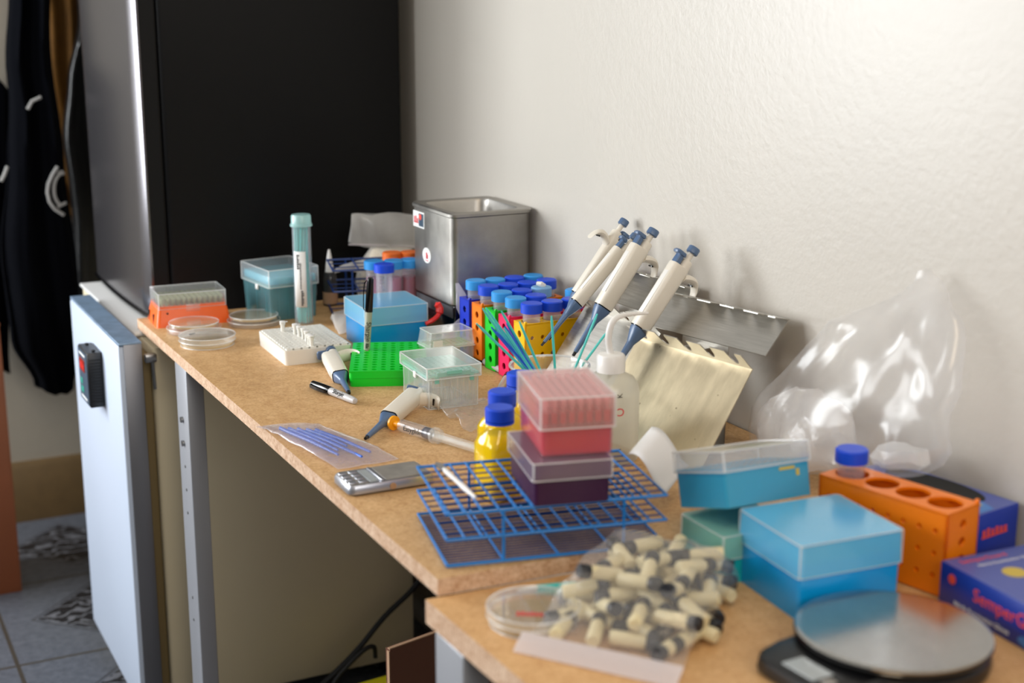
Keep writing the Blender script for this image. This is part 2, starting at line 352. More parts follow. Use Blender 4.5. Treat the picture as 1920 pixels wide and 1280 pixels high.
def along(p, q, side):      # local z runs p -> q, local x near to side
    z = (V(q)-V(p)).normalized(); x = V(side); x = (x-z*x.dot(z)).normalized(); return frame(p, x, z.cross(x), z)
def wob(*a):
    x, y, z = (list(a)+[0, 0])[:3]
    return math.sin(x*1.7+2.1*math.sin(y*1.3+z))+.6*math.sin(x*3.9-y*2.7+z*1.9)+.35*math.sin(y*6.1+x*5.3)
# ------------------------------------------------------------------ the room
WX, WY = 1.105, 3.65
struct(MB().box((.45, 1.3, -.03), (4.6, 6.0, .06)).done('floor', 'floor'))
struct(MB().box((WX+.05, 1.0, 1.3), (.1, 5.6, 2.7)).done('wall_right', 'wall'))
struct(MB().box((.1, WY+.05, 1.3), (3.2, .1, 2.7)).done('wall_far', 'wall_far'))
struct(MB().loft([[V((x, WY, 0)), V((x, WY-.018, 0)), V((x, WY-.018, .14)), V((x, WY-.008, .155)), V((x, WY, .155))] for x in (-1.4, WX)]).done('baseboard_far', 'base'))

def two_tone(o, m2):      # second material on upright faces
    o.data.materials.append(M[m2])
    for p in o.data.polygons:
        if abs(p.normal.z) < .5: p.material_index = 1
    return o
# main work table
T = .74
t = thing('work_table', 'long worn chipboard work table against the wall, its top reaching to the small white refrigerator', 'table', (.8, 1.9, 0))
def LP(poly, o): return [(x-o[0], y-o[1]) for x, y in poly]
two_tone(MB().prism(LP([(.533, 1.219), (1.1, 1.193), (1.1, 2.536), (.532, 2.536)], (.8, 1.9)), T-.018, T).done('table_top', 'board', t), 'edge')
def upright(par, x, y, w, d, h, flip=1):
    lg = MB().box((x, y, h/2), (w, d, h), .002).done('leg', 'legm', par)
    for k, (dz, r) in enumerate(((h-.09, .005), (h-.13, .005), (h-.17, .0025), (h-.21, .0025), (h-.25, .0025), (h-.4, .0025), (h-.44, .0025))):
        MB().tube([(x-w/2-.0003, y, dz), (x-w/2-(.004 if k < 2 else .0008), y, dz)], r, 10).done('bolt', 'bolt', lg)
    return lg
upright(t, .547-.8, 2.24-1.9, .028, .07, T-.0185)
MB().box((1.03-.8, 2.33-1.9, (T-.018)/2), (.03, .04, T-.0185), .002).done('leg', 'black', t)
# nearer, slightly lower table
T2 = .722
t = thing('side_table', 'nearer lower chipboard table butting against the end of the long table', 'table', (.8, .6, 0))
two_tone(MB().prism(LP([(.519, 1.2175), (.56, -.1), (1.1, -.1), (1.1, 1.19)], (.8, .6)), T2-.025, T2).done('table_top', 'board2', t), 'edge')
upright(t, .534-.8, 1.165-.6, .028, .065, T2-.0255)
upright(t, .58-.8, .05-.6, .028, .065, T2-.0255)
for y in (1.16, .05): MB().box((1.06-.8, y-.6, (T2-.025)/2), (.028, .04, T2-.0255), .002).done('leg', 'legm', t)

# small white refrigerator under the table end
t = thing('small_refrigerator', 'white undercounter refrigerator with cream sides beneath the tall black fridge', 'refrigerator', (.8, 2.7, 0))
MB().box((.765-.8, 2.72-2.7, .376), (.476, .62, .672), .006).done('cabinet', 'cream', t)
MB().box((.765-.8, 2.765-2.7, .716), (.49, .51, .006), .002).done('top_panel', 'worktop', t)
for sx in (-1, 1):
    for sy in (-1, 1): MB().box((.765-.8+sx*.2, .02+sy*.26, .02), (.03, .03, .0395), .003).done('foot', 'black', t)
MB().box((.519-.8, 2.62-2.7, .39), (.014, .4, .62), .002).done('door_gasket', 'gasket', t)
d = MB().box((.4865-.8, 2.6135-2.7, .39), (.0385, .437, .672), .003).done('door', 'enamel', t)
MB().box((.491-.8, 2.394-2.7, .39), (.031, .004, .676), .001).done('door_trim', 'alu', d)
MB().box((.4875-.8, 2.6135-2.7, .7285), (.0385, .441, .005), .001).done('door_top_strip', 'chrome', d)
b = MB(); b.box((.521-.8, 2.398-2.7, .700), (.02, .012, .014), .002); b.tube([(.524-.8, 2.397-2.7, .70), (.526-.8, 2.397-2.7, .645)], .003, 8); b.done('hinge', 'bolt', t)
# temperature controller on its door
X = .4665
t = thing('temperature_controller', 'black box thermostat with red display mounted on the white refrigerator door', 'thermostat', (X, 2.58, .635))
MB().box((-.013, 0, 0), (.026, .085, .1), .002).done('casing', 'black', t)
b = MB(); [b.box((-.013, -.0427, -.04+.0055*k), (.02, .001, .0024)) for k in range(15)]; b.done('vent', 'rubber', t)
MB().box((-.0266, 0, 0), (.001, .078, .094), 0).done('faceplate', 'panel', t)
MB().box((-.0274, .004, .02), (.001, .044, .022), 0).done('display', 'reddim', t)
print_bars('digits', .034, .012, 3, 'red', t, frame((-.028, .004, .02), V((0, -1, 0)), V((0, 0, 1)), V((-1, 0, 0))))
for z, y, w in ((-.012, .018, .018), (-.027, .014, .022)): MB().box((-.0274, y, z), (.001, w, .01), 0).done('button', 'greenlab', t)
for z, w in ((.04, .05), (-.04, .05)): MB().box((-.0274, 0, z), (.0008, w, .003), 0).done('printed_line', 'label', t)
for y in (-.028, .03): MB().box((-.012, y, .051), (.006, .008, .003), .001).done('clip', 'rubber', t)

# tall black fridge standing on it
t = thing('tall_fridge', 'tall black fridge with a dark shiny door standing on the small white refrigerator', 'fridge', (.84, 2.85, .7195))
MB().box((.843-.84, 0, .62), (.462, .5, 1.24), .008).done('cabinet', 'fridge', t)
MB().box((.6095-.84, 0, .62), (.006, .47, 1.2), .001).done('seal', 'rubber', t)
b = MB(); pl = []
for k in range(25):                                   # bulging front with softly rounded ends
    s = k/24; y = -.245+.49*s; e = abs(2*s-1)
    pl.append((.577-.84-.008*(1-e**2)-.008*(1-max(0, (e-.9)/.1)**2)**.5, y))
pl += [(.606-.84, .245), (.606-.84, -.245)]
b.loft([[V((x+(.004 if k < 25 else 0), y, z)) for k, (x, y) in enumerate(pl)] for z in (.004, 1.24)]); d = b.done('door', 'fridge', t, angle=50)
b = MB(); b.loft([[V((x, y, z)) for x, y in pl[:25]]+[V((x+.0045, y, z)) for x, y in reversed(pl[:25])] for z in (.006, 1.238)]); b.done('door_skin', 'fdoor', d, angle=50)
b = MB(); b.tube([(x-.002, y, .006) for x, y in pl[:25]], .0035, 6); b.done('door_rim', 'blackgloss', d)

# ------------------------------------------------------------------ light and air
def area(name, loc, look, sx, sy, power, col):
    l = bpy.data.lights.new(name, 'AREA'); l.shape = 'RECTANGLE'; l.size = sx; l.size_y = sy; l.energy = power; l.color = col
    o = bpy.data.objects.new(name, l); COL.objects.link(o); o.location = loc
    o.rotation_euler = (V(look)-V(loc)).to_track_quat('-Z', 'Y').to_euler(); return o
area('window_daylight_far', (-.8, 3.55, 1.35), (.9, 1.6, .95), .95, 1.25, 58, (.93, .97, 1))
area('window_daylight_left', (-2.3, 2.75, 1.6), (1.0, 1.8, .9), 1.7, 1.2, 52, (.95, .975, 1))
area('fill_light_behind', (.5, -2.3, 2.4), (.8, 1.6, .74), 2.0, 1.3, 32, (1, .965, .92))  # added soft fill for the near-facing sides, no known window there
area('ceiling_lamp', (.25, .2, 2.5), (.8, 1.3, .74), .5, .5, 6, (1, .8, .55))
w = bpy.data.worlds.new('room air'); SC.world = w; w.use_nodes = True
nt = w.node_tree; tc = nt.nodes.new('ShaderNodeTexCoord'); sx = nt.nodes.new('ShaderNodeSeparateXYZ'); nt.links.new(tc.outputs['Generated'], sx.inputs[0])
rp = _ramp(nt, sx.outputs['Z'], [(0, (.03, .028, .025, 1)), (.12, (.16, .155, .145, 1)), (.5, (.62, .6, .57, 1))]); nt.links.new(rp.outputs['Color'], nt.nodes['Background'].inputs['Color'])
nt.nodes['Background'].inputs['Strength'].default_value = .72

# ------------------------------------------------------------------ coats on the far wall, boards and boxes on the floor
def coat(name, label, rows, m, seed, cat='coat', folds=5, amp=.012, n=40, yc=3.5):
    t = thing(name, label, cat, (0, yc, 0)); b = MB(); R = []
    rr = []
    for (z0, a0, b0, d0), (z1, a1, b1, d1) in zip(rows, rows[1:]):
        for k in range(6):
            f = k/6; f2 = f*f*(3-2*f); rr.append((z0+(z1-z0)*f, a0+(a1-a0)*f2, b0+(b1-b0)*f2, d0+(d1-d0)*f))
    rr.append(rows[-1])
    for z, a, c, d in rr:
        ring = []
        for k in range(n):
            th = 2*PI*k/n; x = (a+c)/2+(c-a)/2*math.cos(th)
            y = d*math.sin(th)*(abs(math.sin(th))**-.25 if abs(math.sin(th)) > .01 else 1)
            y += amp*math.sin(folds*th+seed+z*2.5)+amp*.5*math.sin(11*th+z*7+seed)
            ring.append(V((x+.006*math.sin(z*14+seed), y, z+.012*math.sin(th*2+seed))))
        R.append(ring)
    b.loft(R); o = b.done('body', m, t, angle=80); return t
c1 = coat('jacket', 'black jacket with pale round emblem hanging on the far wall, lowest hem of the coats', [(1.75, .50, .54, .03), (1.6, .495, .56, .045), (1.29, .489, .576, .045), (1.1, .474, .576, .05), (.92, .45, .576, .052), (.69, .43, .60, .055), (.5, .425, .59, .05), (.385, .475, .565, .04)], 'cloth', 1.0, yc=3.47)
def stroke(par, pts, y, r=.004): MB().tube([V((aty(u, v, y).x, y-par.location.y, aty(u, v, y).z)) for u, v in pts], r, 6).done('emblem', 'emb', par)
Y = 3.405
for pts in ([(118+17*math.cos(a), 355+30*math.sin(a)) for a in [PI*.6+PI*.95*k/12 for k in range(13)]], [(108, 312), (98, 328), (91, 345), (89, 360), (93, 378), (103, 392), (120, 403)], [(108, 325), (118, 322)], [(108, 388), (124, 380)], [(52, 205), (60, 190), (77, 182)]): stroke(c1, pts, Y)
c2 = coat('jacket', 'second dark garment hanging at the far left beside the black emblem jacket', [(1.13, .42, .455, .015), (1.08, .33, .488, .025), (.8, .32, .478, .03), (.55, .33, .45, .03), (.41, .36, .44, .03)], 'cloth', 4.0, yc=3.59, amp=.006)
stroke(c1, [(2, 340), (8, 328), (14, 312)], 3.412)
coat('coat', 'mustard yellow coat hanging between the two black jackets', [(1.75, .54, .66, .02), (1.45, .54, .665, .022), (1.2, .55, .67, .022), (.95, .56, .68, .02), (.6, .655, .70, .02), (.55, .665, .695, .02)], 'mustard', 2.0, folds=7, amp=.006, yc=3.612)
coat('jacket', 'black leather jacket hanging nearest to the tall fridge', [(1.75, .68, .76, .02), (1.5, .668, .79, .022), (1.25, .648, .80, .022), (1.1, .622, .80, .022), (.95, .602, .80, .022), (.6, .60, .80, .022), (.4, .61, .78, .02)], 'leather', 3.0, amp=.006, yc=3.557)
t = thing('panel_box', 'orange brown board box standing on the tiled floor at the left edge', 'box', (.2, 3.181, 0))
MB().box((.175-.13, .1, .305), (.24+.02, .2, .61), .002).done('body', 'carton2', t)
MB().box((.045, .1, .613), (.262, .204, .006), .001).done('top_board', 'carton2', t)

t = thing('cardboard_box', 'flattened dark brown cardboard box standing on the floor under the tables', 'box', (.75, 1.9, 0), math.radians(14))
MB().box((.15, .006, .1625), (.3, .012, .325)).done('carton_body', 'carton', t)
b = MB(); b.box((.15, .004, .326), (.3, .006, .0018)); b.box((-.0008, .004, .16), (.0018, .006, .325)); b.done('torn_edge', 'cartonedge', t)
t = thing('yellow_carton', 'bright yellow flat carton on the floor beneath the long table', 'box', (.855, 2.275, 0), .12)
MB().box((0, 0, .024), (.16, .12, .048), .002).done('carton_body', 'yellowbox', t); MB().box((0, 0, .0485), (.16, .03, .001)).done('tape', 'cartonedge', t)
pts = [(1.07, 2.45, .3), (1.03, 2.395, .235), (.99, 2.385, .192), (.93, 2.38, .15), (.87, 2.375, .095), (.81, 2.385, .04), (.77, 2.392, .012), (.70, 2.392, .006)]
def smooth(pts, n=6):
    pts = [V(p) for p in pts]; out = []
    for i in range(len(pts)-1):
        p0, p1, p2, p3 = pts[max(i-1, 0)], pts[i], pts[i+1], pts[min(i+2, len(pts)-1)]
        for k in range(n):
            s = k/n; out.append(.5*((2*p1)+(p2-p0)*s+(2*p0-5*p1+4*p2-p3)*s*s+(3*p1-p0-3*p2+p3)*s**3))
    return out+[pts[-1]]
tag(MB().tube(smooth(pts), .0055, 8).done('power_cable', 'rubber'), 'thick black cable hanging behind the small refrigerator down to the floor', 'cable')
tag(MB().tube(smooth([(.905, 2.37, .075), (.90, 2.365, .1), (.875, 2.36, .098), (.83, 2.362, .06), (.80, 2.366, .02), (.76, 2.372, .005), (.70, 2.374, .0045)]), .0045, 8).done('power_cable', 'rubber'), 'thinner black cable arching just above the floor beneath the table', 'cable')
# ------------------------------------------------------------------ small things, far end of the long table
def Tz(z): return T+z
def tip(name='pipette_tip', m='tipgrey', r=.0033, h=.04):
    return MB().lathe([(.0006, 0), (.0016, h*.55), (r*.8, h*.8), (r, h*.82), (r, h)], 8, cap0=False).done(name, m)
def spread(proto, base, spots, label, group, cat='pipette tip'):
    for i, (x, y, z) in enumerate(spots):
        o = proto if i == 0 else proto.copy()
        if i: COL.objects.link(o)
        o.location = base @ V((x, y, z)); tag(o, label, cat, group)
def base_mw(x, y, z, deg): return Matrix.Translation((x, y, z)) @ Matrix.Rotation(math.radians(deg), 4, 'Z')

def bead(t, w, d, zs, zc=None, r=.0009, rr=.003, m='beadm'):
    """thickened rims round a lid: perimeter beads at heights zs and corner ridges between zc"""
    for z in zs:
        q = rrect(w, d, rr, z); MB().tube(q+[q[0]], r, 6).done('rim_bead', m, t)
    if zc:
        for a, b_ in ((-1, -1), (1, -1), (-1, 1), (1, 1)): MB().tube([(a*(w/2-.0008), b_*(d/2-.0008), zc[0]), (a*(w/2-.0008), b_*(d/2-.0008), zc[1])], r, 6).done('corner_ridge', m, t)
# orange tip box
mw = base_mw(.612, 2.484, T, -3)
t = thing('tip_box', 'orange flared tip box with clear lid standing at the far end of the table', 'tip box', mw=mw)
b = MB(); b.loft([rrect(.130, .094, .006, 0), rrect(.1235, .0855, .006, .022), rrect(.119, .079, .005, .03), rrect(.118, .078, .005, .0355), rrect(.112, .072, .004, .0355), rrect(.112, .072, .004, .030)]); b.done('base', 'orangeR', t)
b = MB(); [b.box((-.0628, y, .009), (.0045, .004, .018)) for y in (-.012, .03)]; b.box((-.045, -.0438, .024), (.003, .001, .003)); b.done('slot', 'rubber', t)
MB().holed(.111, .071, .002, 12, 8, .0034, 8).done('tray', 'orangeR', t, (0, 0, .029))
MB().shell(.1186, .0785, .1175, .0775, .030, .0575, .0012, .003, up=False).done('lid', 'lidclear', t)
bead(t, .1178, .0778, (.0572, .0305), (.030, .0572))
MB().box((.0, -.0412, .030), (.024, .0015, .014), .0005).done('tab', 'lidclear', t)
p = tip(m='tipgreen', r=.0038, h=.022)
spread(p, mw, [((i-5.5)*.00925, (j-3.5)*.0089, .0255) for j in range(8) for i in range(12)], 'pale olive pipette tip in the orange tip box', 'tips in the orange tip box')

def cup(r, h, t_=.0012, z=0, up=True, n=40):
    pr = [(r-.0006, 0), (r, .0006), (r, h), (r-t_, h), (r-t_, t_), (0, t_)]
    if not up: pr = [(a, h-c) for a, c in pr]
    return MB().lathe([(a, c+z) for a, c in pr], n, cap1=True)
def petri(x, y, z, label, R=.046, inverted=False, ink=None):
    t = thing('petri_dish', label, 'petri dish', (x, y, z), group=None)
    if inverted:
        cup(R, .0085).done('lid', 'dish', t); cup(R-.004, .0145, z=.0025, up=False).done('base', 'dish', t)
        MB().lathe([(R-.006, .0122), (R-.006, .0155)], 32).done('agar', 'agar', t)
    else:
        cup(R-.0028, .0135).done('base', 'dish', t); cup(R, .0085, z=.0088, up=False).done('lid', 'dish', t)
        MB().lathe([(R-.0045, .0014), (R-.0045, .0048)], 32).done('agar', 'agar', t)
    for r_, z_ in (((R, .0085), (R-.004, .0168)) if inverted else ((R, .0172), (R, .0092), (R-.0028, .0008))): MB().tube([V((r_*math.cos(2*PI*k/40), r_*math.sin(2*PI*k/40), z_)) for k in range(41)], .0008, 6).done('rim', 'beadm', t)
    return t
petri(.597, 2.392, T, 'clear petri dish lying upside down with a step, in front of the orange tip box', inverted=True)
pb = petri(.592, 2.288, T, 'clear petri dish nearest the left table edge with a dark mark on its lid')
MB().box((-.022, .012, .0175), (.012, .004, .0003), rz=.4).done('ink_mark', 'inkgrey', pb)
petri(.705, 2.40, T, 'clear petri dish beside the tall tip box, right of the other two dishes', inverted=True)

# tall tip box
def latch(t, x, y, z, s=(.003, .009, .009)): MB().box((x, y, z), s, .001).done('latch', 'white', t)
mw = base_mw(.7746, 2.464, T, 7)
t = thing('tip_box', 'tall grey blue tip box with frosted lid behind the tube of teal sticks', 'tip box', mw=mw)
MB().shell(.088, .112, .094, .118, 0, .066, .0014, .005).done('base', 'bluegrey', t)
MB().box((0, 0, .071), (.089, .113, .014), .003).done('tray', 'tipblue', t)
MB().box((0, 0, .0615), (.092, .116, .005), .002).done('rim', 'aqua', t)
MB().shell(.0975, .1215, .0955, .1195, .060, .0918, .0013, .004, up=False).done('lid', 'lidclear', t); bead(t, .0965, .1205, (.0915, .0605), (.060, .0915)); latch(t, -.0488, -.01, .056)
MB().box((.05, -.03, .052), (.004, .03, .035), .0015).done('hinge', 'lidclear', t)
for x in (-.03, -.012, .03): MB().box((x, -.0572, .03), (.0022, .003, .056)).done('rib', 'bluegrey', t)
for y in (-.04, .0, .04): MB().box((-.045, y, .03), (.003, .0022, .056)).done('rib', 'bluegrey', t)

# tube of teal sticks
bx, by = .786, 2.366
t = thing('stick_tube', 'upright capped clear tube holding teal sticks', 'tube', (bx, by, T))
MB().lathe([(.0155, 0), (.0165, .001), (.0165, .178), (.0153, .178), (.0153, .002), (0, .002)], 28).done('tube_body', 'tubeclear', t)
MB().lathe([(.0175, .172), (.0192, .1725), (.0192, .176), (.0175, .1765), (.0172, .19), (.0155, .1925), (0, .1928)], 28).done('cap', 'lidaqua', t)
b = MB(); R = []
for k in range(9):
    a = math.radians(196+9.5*k); R.append((.0169*math.cos(a), .0169*math.sin(a)))
b.grid(lambda i, j: V((R[int(i*8)][0]*(1), R[int(i*8)][1], .032+.098*j)), 8, 1); lb = b.done('label', 'label', t, solid=.0003)
def vtext(par, s, size, m, ang, r, z, name='printed_text'):
    a = math.radians(ang); nrm = V((math.cos(a), math.sin(a), 0)); tg = V((-math.sin(a), math.cos(a), 0))
    print_bars(name, len(s)*size*.62, size*.8, len(s), m, par, frame(nrm*r+V((0, 0, z)), V((0, 0, -1)), tg, nrm))
vtext(lb, '#######', .006, 'ink', 226, .0173, .112); vtext(lb, '#########################', .003, 'inkgrey', 240, .0173, .087); vtext(lb, '########', .0055, 'ink', 248, .0173, .048)
st = MB().tube([(0, 0, 0), (0, 0, .168)], .00135, 6).done('teal_stick', 'teal')
for i in range(16):
    a = i*2.4; r0 = .0035*math.sqrt(i)*.98; a2 = a+.7; p0 = V((bx+r0*math.cos(a), by+r0*math.sin(a), T+.0035)); p1 = V((bx+.9*r0*math.cos(a2), by+.9*r0*math.sin(a2), T+.17))
    o = st if i == 0 else st.copy()
    if i: COL.objects.link(o)
    o.matrix_world = along(p0, p1, (1, 0, 0)); tag(o, 'teal plastic stick inside the tall capped tube', 'stick', 'teal sticks in the tall tube')

# glue bottle
t = thing('glue_bottle', 'small dark dropper bottle with white pointed nozzle near the black fridge', 'bottle', (.879, 2.49, T))
MB().lathe([(.0125, 0), (.0135, .002), (.0135, .048), (.0125, .054), (.012, .0555), (.012, .061), (.0065, .064)], 20).done('bottle_body', 'gluebot', t)
MB().lathe([(.0138, .004), (.0138, .026)], 20, cap0=False, cap1=False).done('label', 'cartonedge', t); vtext(t, '', .004, 'ink', 250, .014, .015) if 0 else None
MB().lathe([(.0088, .0605), (.0080, .066), (.0055, .085), (.0028, .1), (.0022, .103), (.0022, .1045)], 16).done('nozzle', 'white', t)

def bag(rows, td, n=28, seed=0, crumple=.003, p=.7, fq=40, zmin=-1):
    """lofted film: rows of (centre, half width vector, half thickness); td = thickness direction"""
    b = MB(); R = []; td = V(td).normalized()
    for i, (c, hw, th) in enumerate(rows):
        c, hw = V(c), V(hw); ring = []
        for k in range(n):
            a = 2*PI*k/n; ca, sa = math.cos(a), math.sin(a)
            q = c+hw*(math.copysign(abs(ca)**p, ca))+td*(th*math.copysign(abs(sa)**.9, sa))
            w_ = crumple*wob(q.x*fq+seed, q.y*fq, q.z*fq)
            q = q+td*w_*min(1, th/.004)*.9+V((0, 0, .35*w_))
            q.z = max(q.z, zmin); ring.append(q)
        R.append(ring)
    return b.loft(R)
def interp(rows, k):
    out = []
    for (c0, h0, t0), (c1, h1, t1) in zip(rows, rows[1:]):
        for i in range(k):
            f = i/k; out.append((V(c0).lerp(V(c1), f), V(h0).lerp(V(h1), f), t0+(t1-t0)*f))
    c, h, th = rows[-1]; return out+[(V(c), V(h), th)]

# white microtube rack
mw = base_mw(.7192, 2.1686, T, -1.9)
t = thing('microtube_rack', 'low milky white rack lying behind the pistol shaped pipette', 'tube rack', mw=mw)
MB().loft([rrect(.108, .154, .006, 0), rrect(.1094, .1556, .005, .021), rrect(.1094, .1556, .005, .0235), rrect(.100, .146, .003, .0235), rrect(.100, .146, .003, .004)]).done('body', 'milk', t)
MB().holed(.102, .148, .002, 8, 12, .0022, 10).done('top_plate', 'milk', t, (0, 0, .0235))
def microtube(label):
    t = thing('microtube', label, 'microtube')
    MB().lathe([(.0015, -.018), (.0033, -.008), (.0034, .011), (.0046, .0112), (.0046, .0135), (.0038, .0138)], 12).done('tube_body', 'milk', t)
    b = MB(); b.lathe([(.0045, .0142), (.0050, .0146), (.0050, .0162), (.0044, .0166)], 14); b.box((.0065, 0, .0146), (.005, .0035, .001)); b.done('cap', 'white', t); return t
sp = [(529.5, 602), (553, 607), (561, 611), (569, 615), (575, 620), (580, 626), (590, 633)]
nm = ['set apart at the back', 'first of six', 'second of six', 'third of six', 'fourth of six', 'fifth of six', 'foremost']
m0 = None
for (u, v), n_ in zip(sp, nm):
    q = atz(u, v, T+.0255+.0165); lb = 'tiny white capped tube in the milky rack, '+n_
    if m0 is None: m0 = microtube(lb); o = m0
    else: o = dup(m0, label=lb)
    l = mw.inverted() @ q; l.x = max(-.048, min(.046, l.x)); l.y = max(-.067, min(.067, l.y)); q = mw @ l
    o.location = (q.x, q.y, T+.0256); o.rotation_euler.z = .25; o['group'] = 'microtubes in the milky rack'

# blue storage box behind the upright marker
def storage(label, x, y, z, deg, w, d, h, lid_h, mb, ml, cat='storage box', ribs=0):
    t = thing('storage_box', label, cat, mw=base_mw(x, y, z, deg))
    MB().shell(w*.965, d*.965, w*.975, d*.975, 0, h-lid_h*.6, .002, .005).done('base', mb, t)
    MB().shell(w, d, w*.985, d*.985, h-lid_h, h, .0018, .005, up=False).done('lid', ml, t)
    bead(t, w*.99, d*.99, (h-.0006, h-lid_h+.0006), (h-lid_h, h-.0006), .0009, .004)
    if ribs:
        b = MB(); k = int(w/.0135)
        for i in range(1, k): b.box((-w/2+w*i/k, 0, (h-lid_h)*.45), (.0012, d*.93, (h-lid_h)*.8))
        for i in range(1, k): b.box((0, -d/2+d*i/k, (h-lid_h)*.45), (w*.93, .0012, (h-lid_h)*.8))
        b.done('divider', mb, t)
    return t
storage('sky blue storage box with pale lid right behind the upright marker', .8615, 2.1705, T, -2.7, .110, .110, .072, .030, 'boxblue', 'lidblue', ribs=1)

# markers
def marker(p, q, label, body='markerbody', capm='blackgloss', side=(-1, 0, 0), r=.0052, word=True):
    L = (V(q)-V(p)).length; t = thing('marker_pen', label, 'marker pen', mw=along(p, q, side))
    MB().lathe([(.0015, 0), (r*.75, .0012), (r*.92, .006), (r, .02), (r*1.05, L*.57), (r*.95, L*.575)], 20).done('barrel', body, t)
    MB().lathe([(r*1.12, L*.56), (r*1.15, L*.565), (r*1.12, L*.8), (r*.95, L*.985), (r*.6, L)], 20).done('cap', capm, t)
    b = MB(); b.loft([[V((x0, y0*.0022, z)) for x0, y0 in ((xa, -1), (xa+.0014, -1), (xa+.0014, 1), (xa, 1))] for z, xa in ((L*.58, r*1.15), (L*.60, r*1.5), (L*.8, r*1.75), (L*.93, r*1.6), (L*.96, r*.9))]); b.done('clip', capm, t)
    return t
def marker_text(t, L, ang, r, s='Sharpie', size=.0105, z=.3, m='ink', flip=1):
    a = math.radians(ang); n = V((math.cos(a), math.sin(a), 0)); tg = V((-math.sin(a), math.cos(a), 0))
    text('printed_word', s, size, m, t, frame(n*(r+.00025)+V((0, 0, z)), V((0, 0, -1))*flip, tg*flip, n))
p = atz(688, 652, Tz(.0258)); q = aty(695, 520, p.y+.004)
p2 = p-(q-p).normalized()*.012
t = marker(p2, q, 'black capped marker pen standing upright in a hole of the green rack', body='markergreen', side=(-1, .35, 0))
L = (q-p2).length
def cam_ang(t, off=0):     # angle about the local axis that faces the viewpoint
    d = t.matrix_world.inverted() @ V((0, 0, CZ)); return math.degrees(math.atan2(d.y, d.x))+off
marker_text(t, L, cam_ang(t, 8), .0054, 'Sharpie', .0105, L*.31); a = math.radians(cam_ang(t, -38)); n = V((math.cos(a), math.sin(a), 0)); print_bars('small_print', .022, .002, 11, 'inkgrey', t, frame(n*.0054+V((0, 0, L*.3)), V((0, 0, -1)), V((-n.y, n.x, 0)), n))
a = math.radians(cam_ang(t, 8)); n = V((math.cos(a), math.sin(a), 0)); print_bars('small_print', .008, .005, 3, 'ink', t, frame(n*.0054+V((0, 0, L*.13)), V((0, 0, -1)), V((-n.y, n.x, 0)), n))
t = marker((.6815, 1.838, T+.0058), (.6575, 1.952, T+.0066), 'marker pen with black cap lying flat in front of the pistol shaped pipette', side=(-1, -.6, 0), r=.0054)
L = .118; marker_text(t, L, cam_ang(t, 12), .0056, 'Sharpie', .0095, L*.33)

# green rack
t = thing('tip_rack', 'bright green plastic rack full of small holes', 'tube rack', mw=base_mw(.7951, 1.994, T, -22.6))
MB().loft([rrect(.113, .180, .006, 0), rrect(.114, .181, .006, .0125), rrect(.1152, .1822, .006, .0128), rrect(.1145, .1815, .006, .0215), rrect(.105, .172, .003, .0215), rrect(.105, .172, .003, .003)]).done('body', 'green', t)
MB().holed(.1145, .1815, .0022, 8, 12, .0043, 12, mx=.003, my=.003).done('top_plate', 'green', t, (0, 0, .0214))

# clear tip box in front
mw = base_mw(.8022, 1.8165, T, -2.8)
t = thing('tip_box', 'clear tip box with aqua rim and lid closed, beside the green rack', 'tip box', mw=mw)
MB().shell(.0745, .104, .078, .107, 0, .047, .0012, .004).done('base', 'lidhaze', t)
b = MB(); b.holed(.074, .103, .0035, 8, 12, .0027, 8); b.box((0, -.0535, .0042), (.05, .0012, .006)); b.box((-.025, -.0525, -.003), (.006, .002, .01)); b.box((.027, -.0525, -.003), (.006, .002, .01)); b.box((-.0385, 0, .001), (.001, .1, .004)); b.box((.0385, 0, .001), (.001, .1, .004)); b.done('tray', 'aqua', t, (0, 0, .0455))
for x in (-.018, .021): MB().box((x, -.0515, .023), (.0016, .0016, .044)).done('rib', 'lidhaze', t)
for y in (-.03, .005, .03): MB().box((-.0368, y, .023), (.0016, .0016, .044)).done('rib', 'lidhaze', t)
MB().shell(.0825, .1115, .0815, .1105, .0435, .0605, .0012, .003, up=False).done('lid', 'lidhaze', t); bead(t, .0821, .1111, (.0602, .044), (.0435, .0602), .0011); bead(t, .0746, .1042, (.001,), (.002, .043), .0007); latch(t, -.0415, -.008, .042, (.002, .01, .009))
MB().box((.0, -.0563, .0525), (.022, .0008, .0045)).done('lid_clip', 'aqua', t)
p = tip(r=.0031, h=.044)
spread(p, mw, [((i-3.5)*.00925, (j-5.5)*.00858, .0055) for j in range(12) for i in range(8) if j < 2 or i < 1], 'clear pipette tip hanging in the closed clear tip box', 'tips in the closed clear tip box')
# rear clear box
mw = base_mw(.897, 2.006, T, 0)
t = thing('tip_box', 'small pale clear box between the green rack and the steel bath', 'tip box', mw=mw)
MB().shell(.0735, .05, .076, .052, 0, .034, .0012, .004).done('base', 'lidhaze', t)
MB().holed(.07, .046, .002, 8, 5, .0028, 8).done('tray', 'tipgreen', t, (0, 0, .029))
MB().shell(.078, .054, .071, .047, .028, .0535, .0012, .004, up=False).done('lid', 'lidhaze', t)
bead(t, .0775, .0535, (.0288,)); bead(t, .071, .047, (.0532,))
MB().box((-.026, -.0275, .037), (.016, .0008, .01)).done('label', 'label', t)

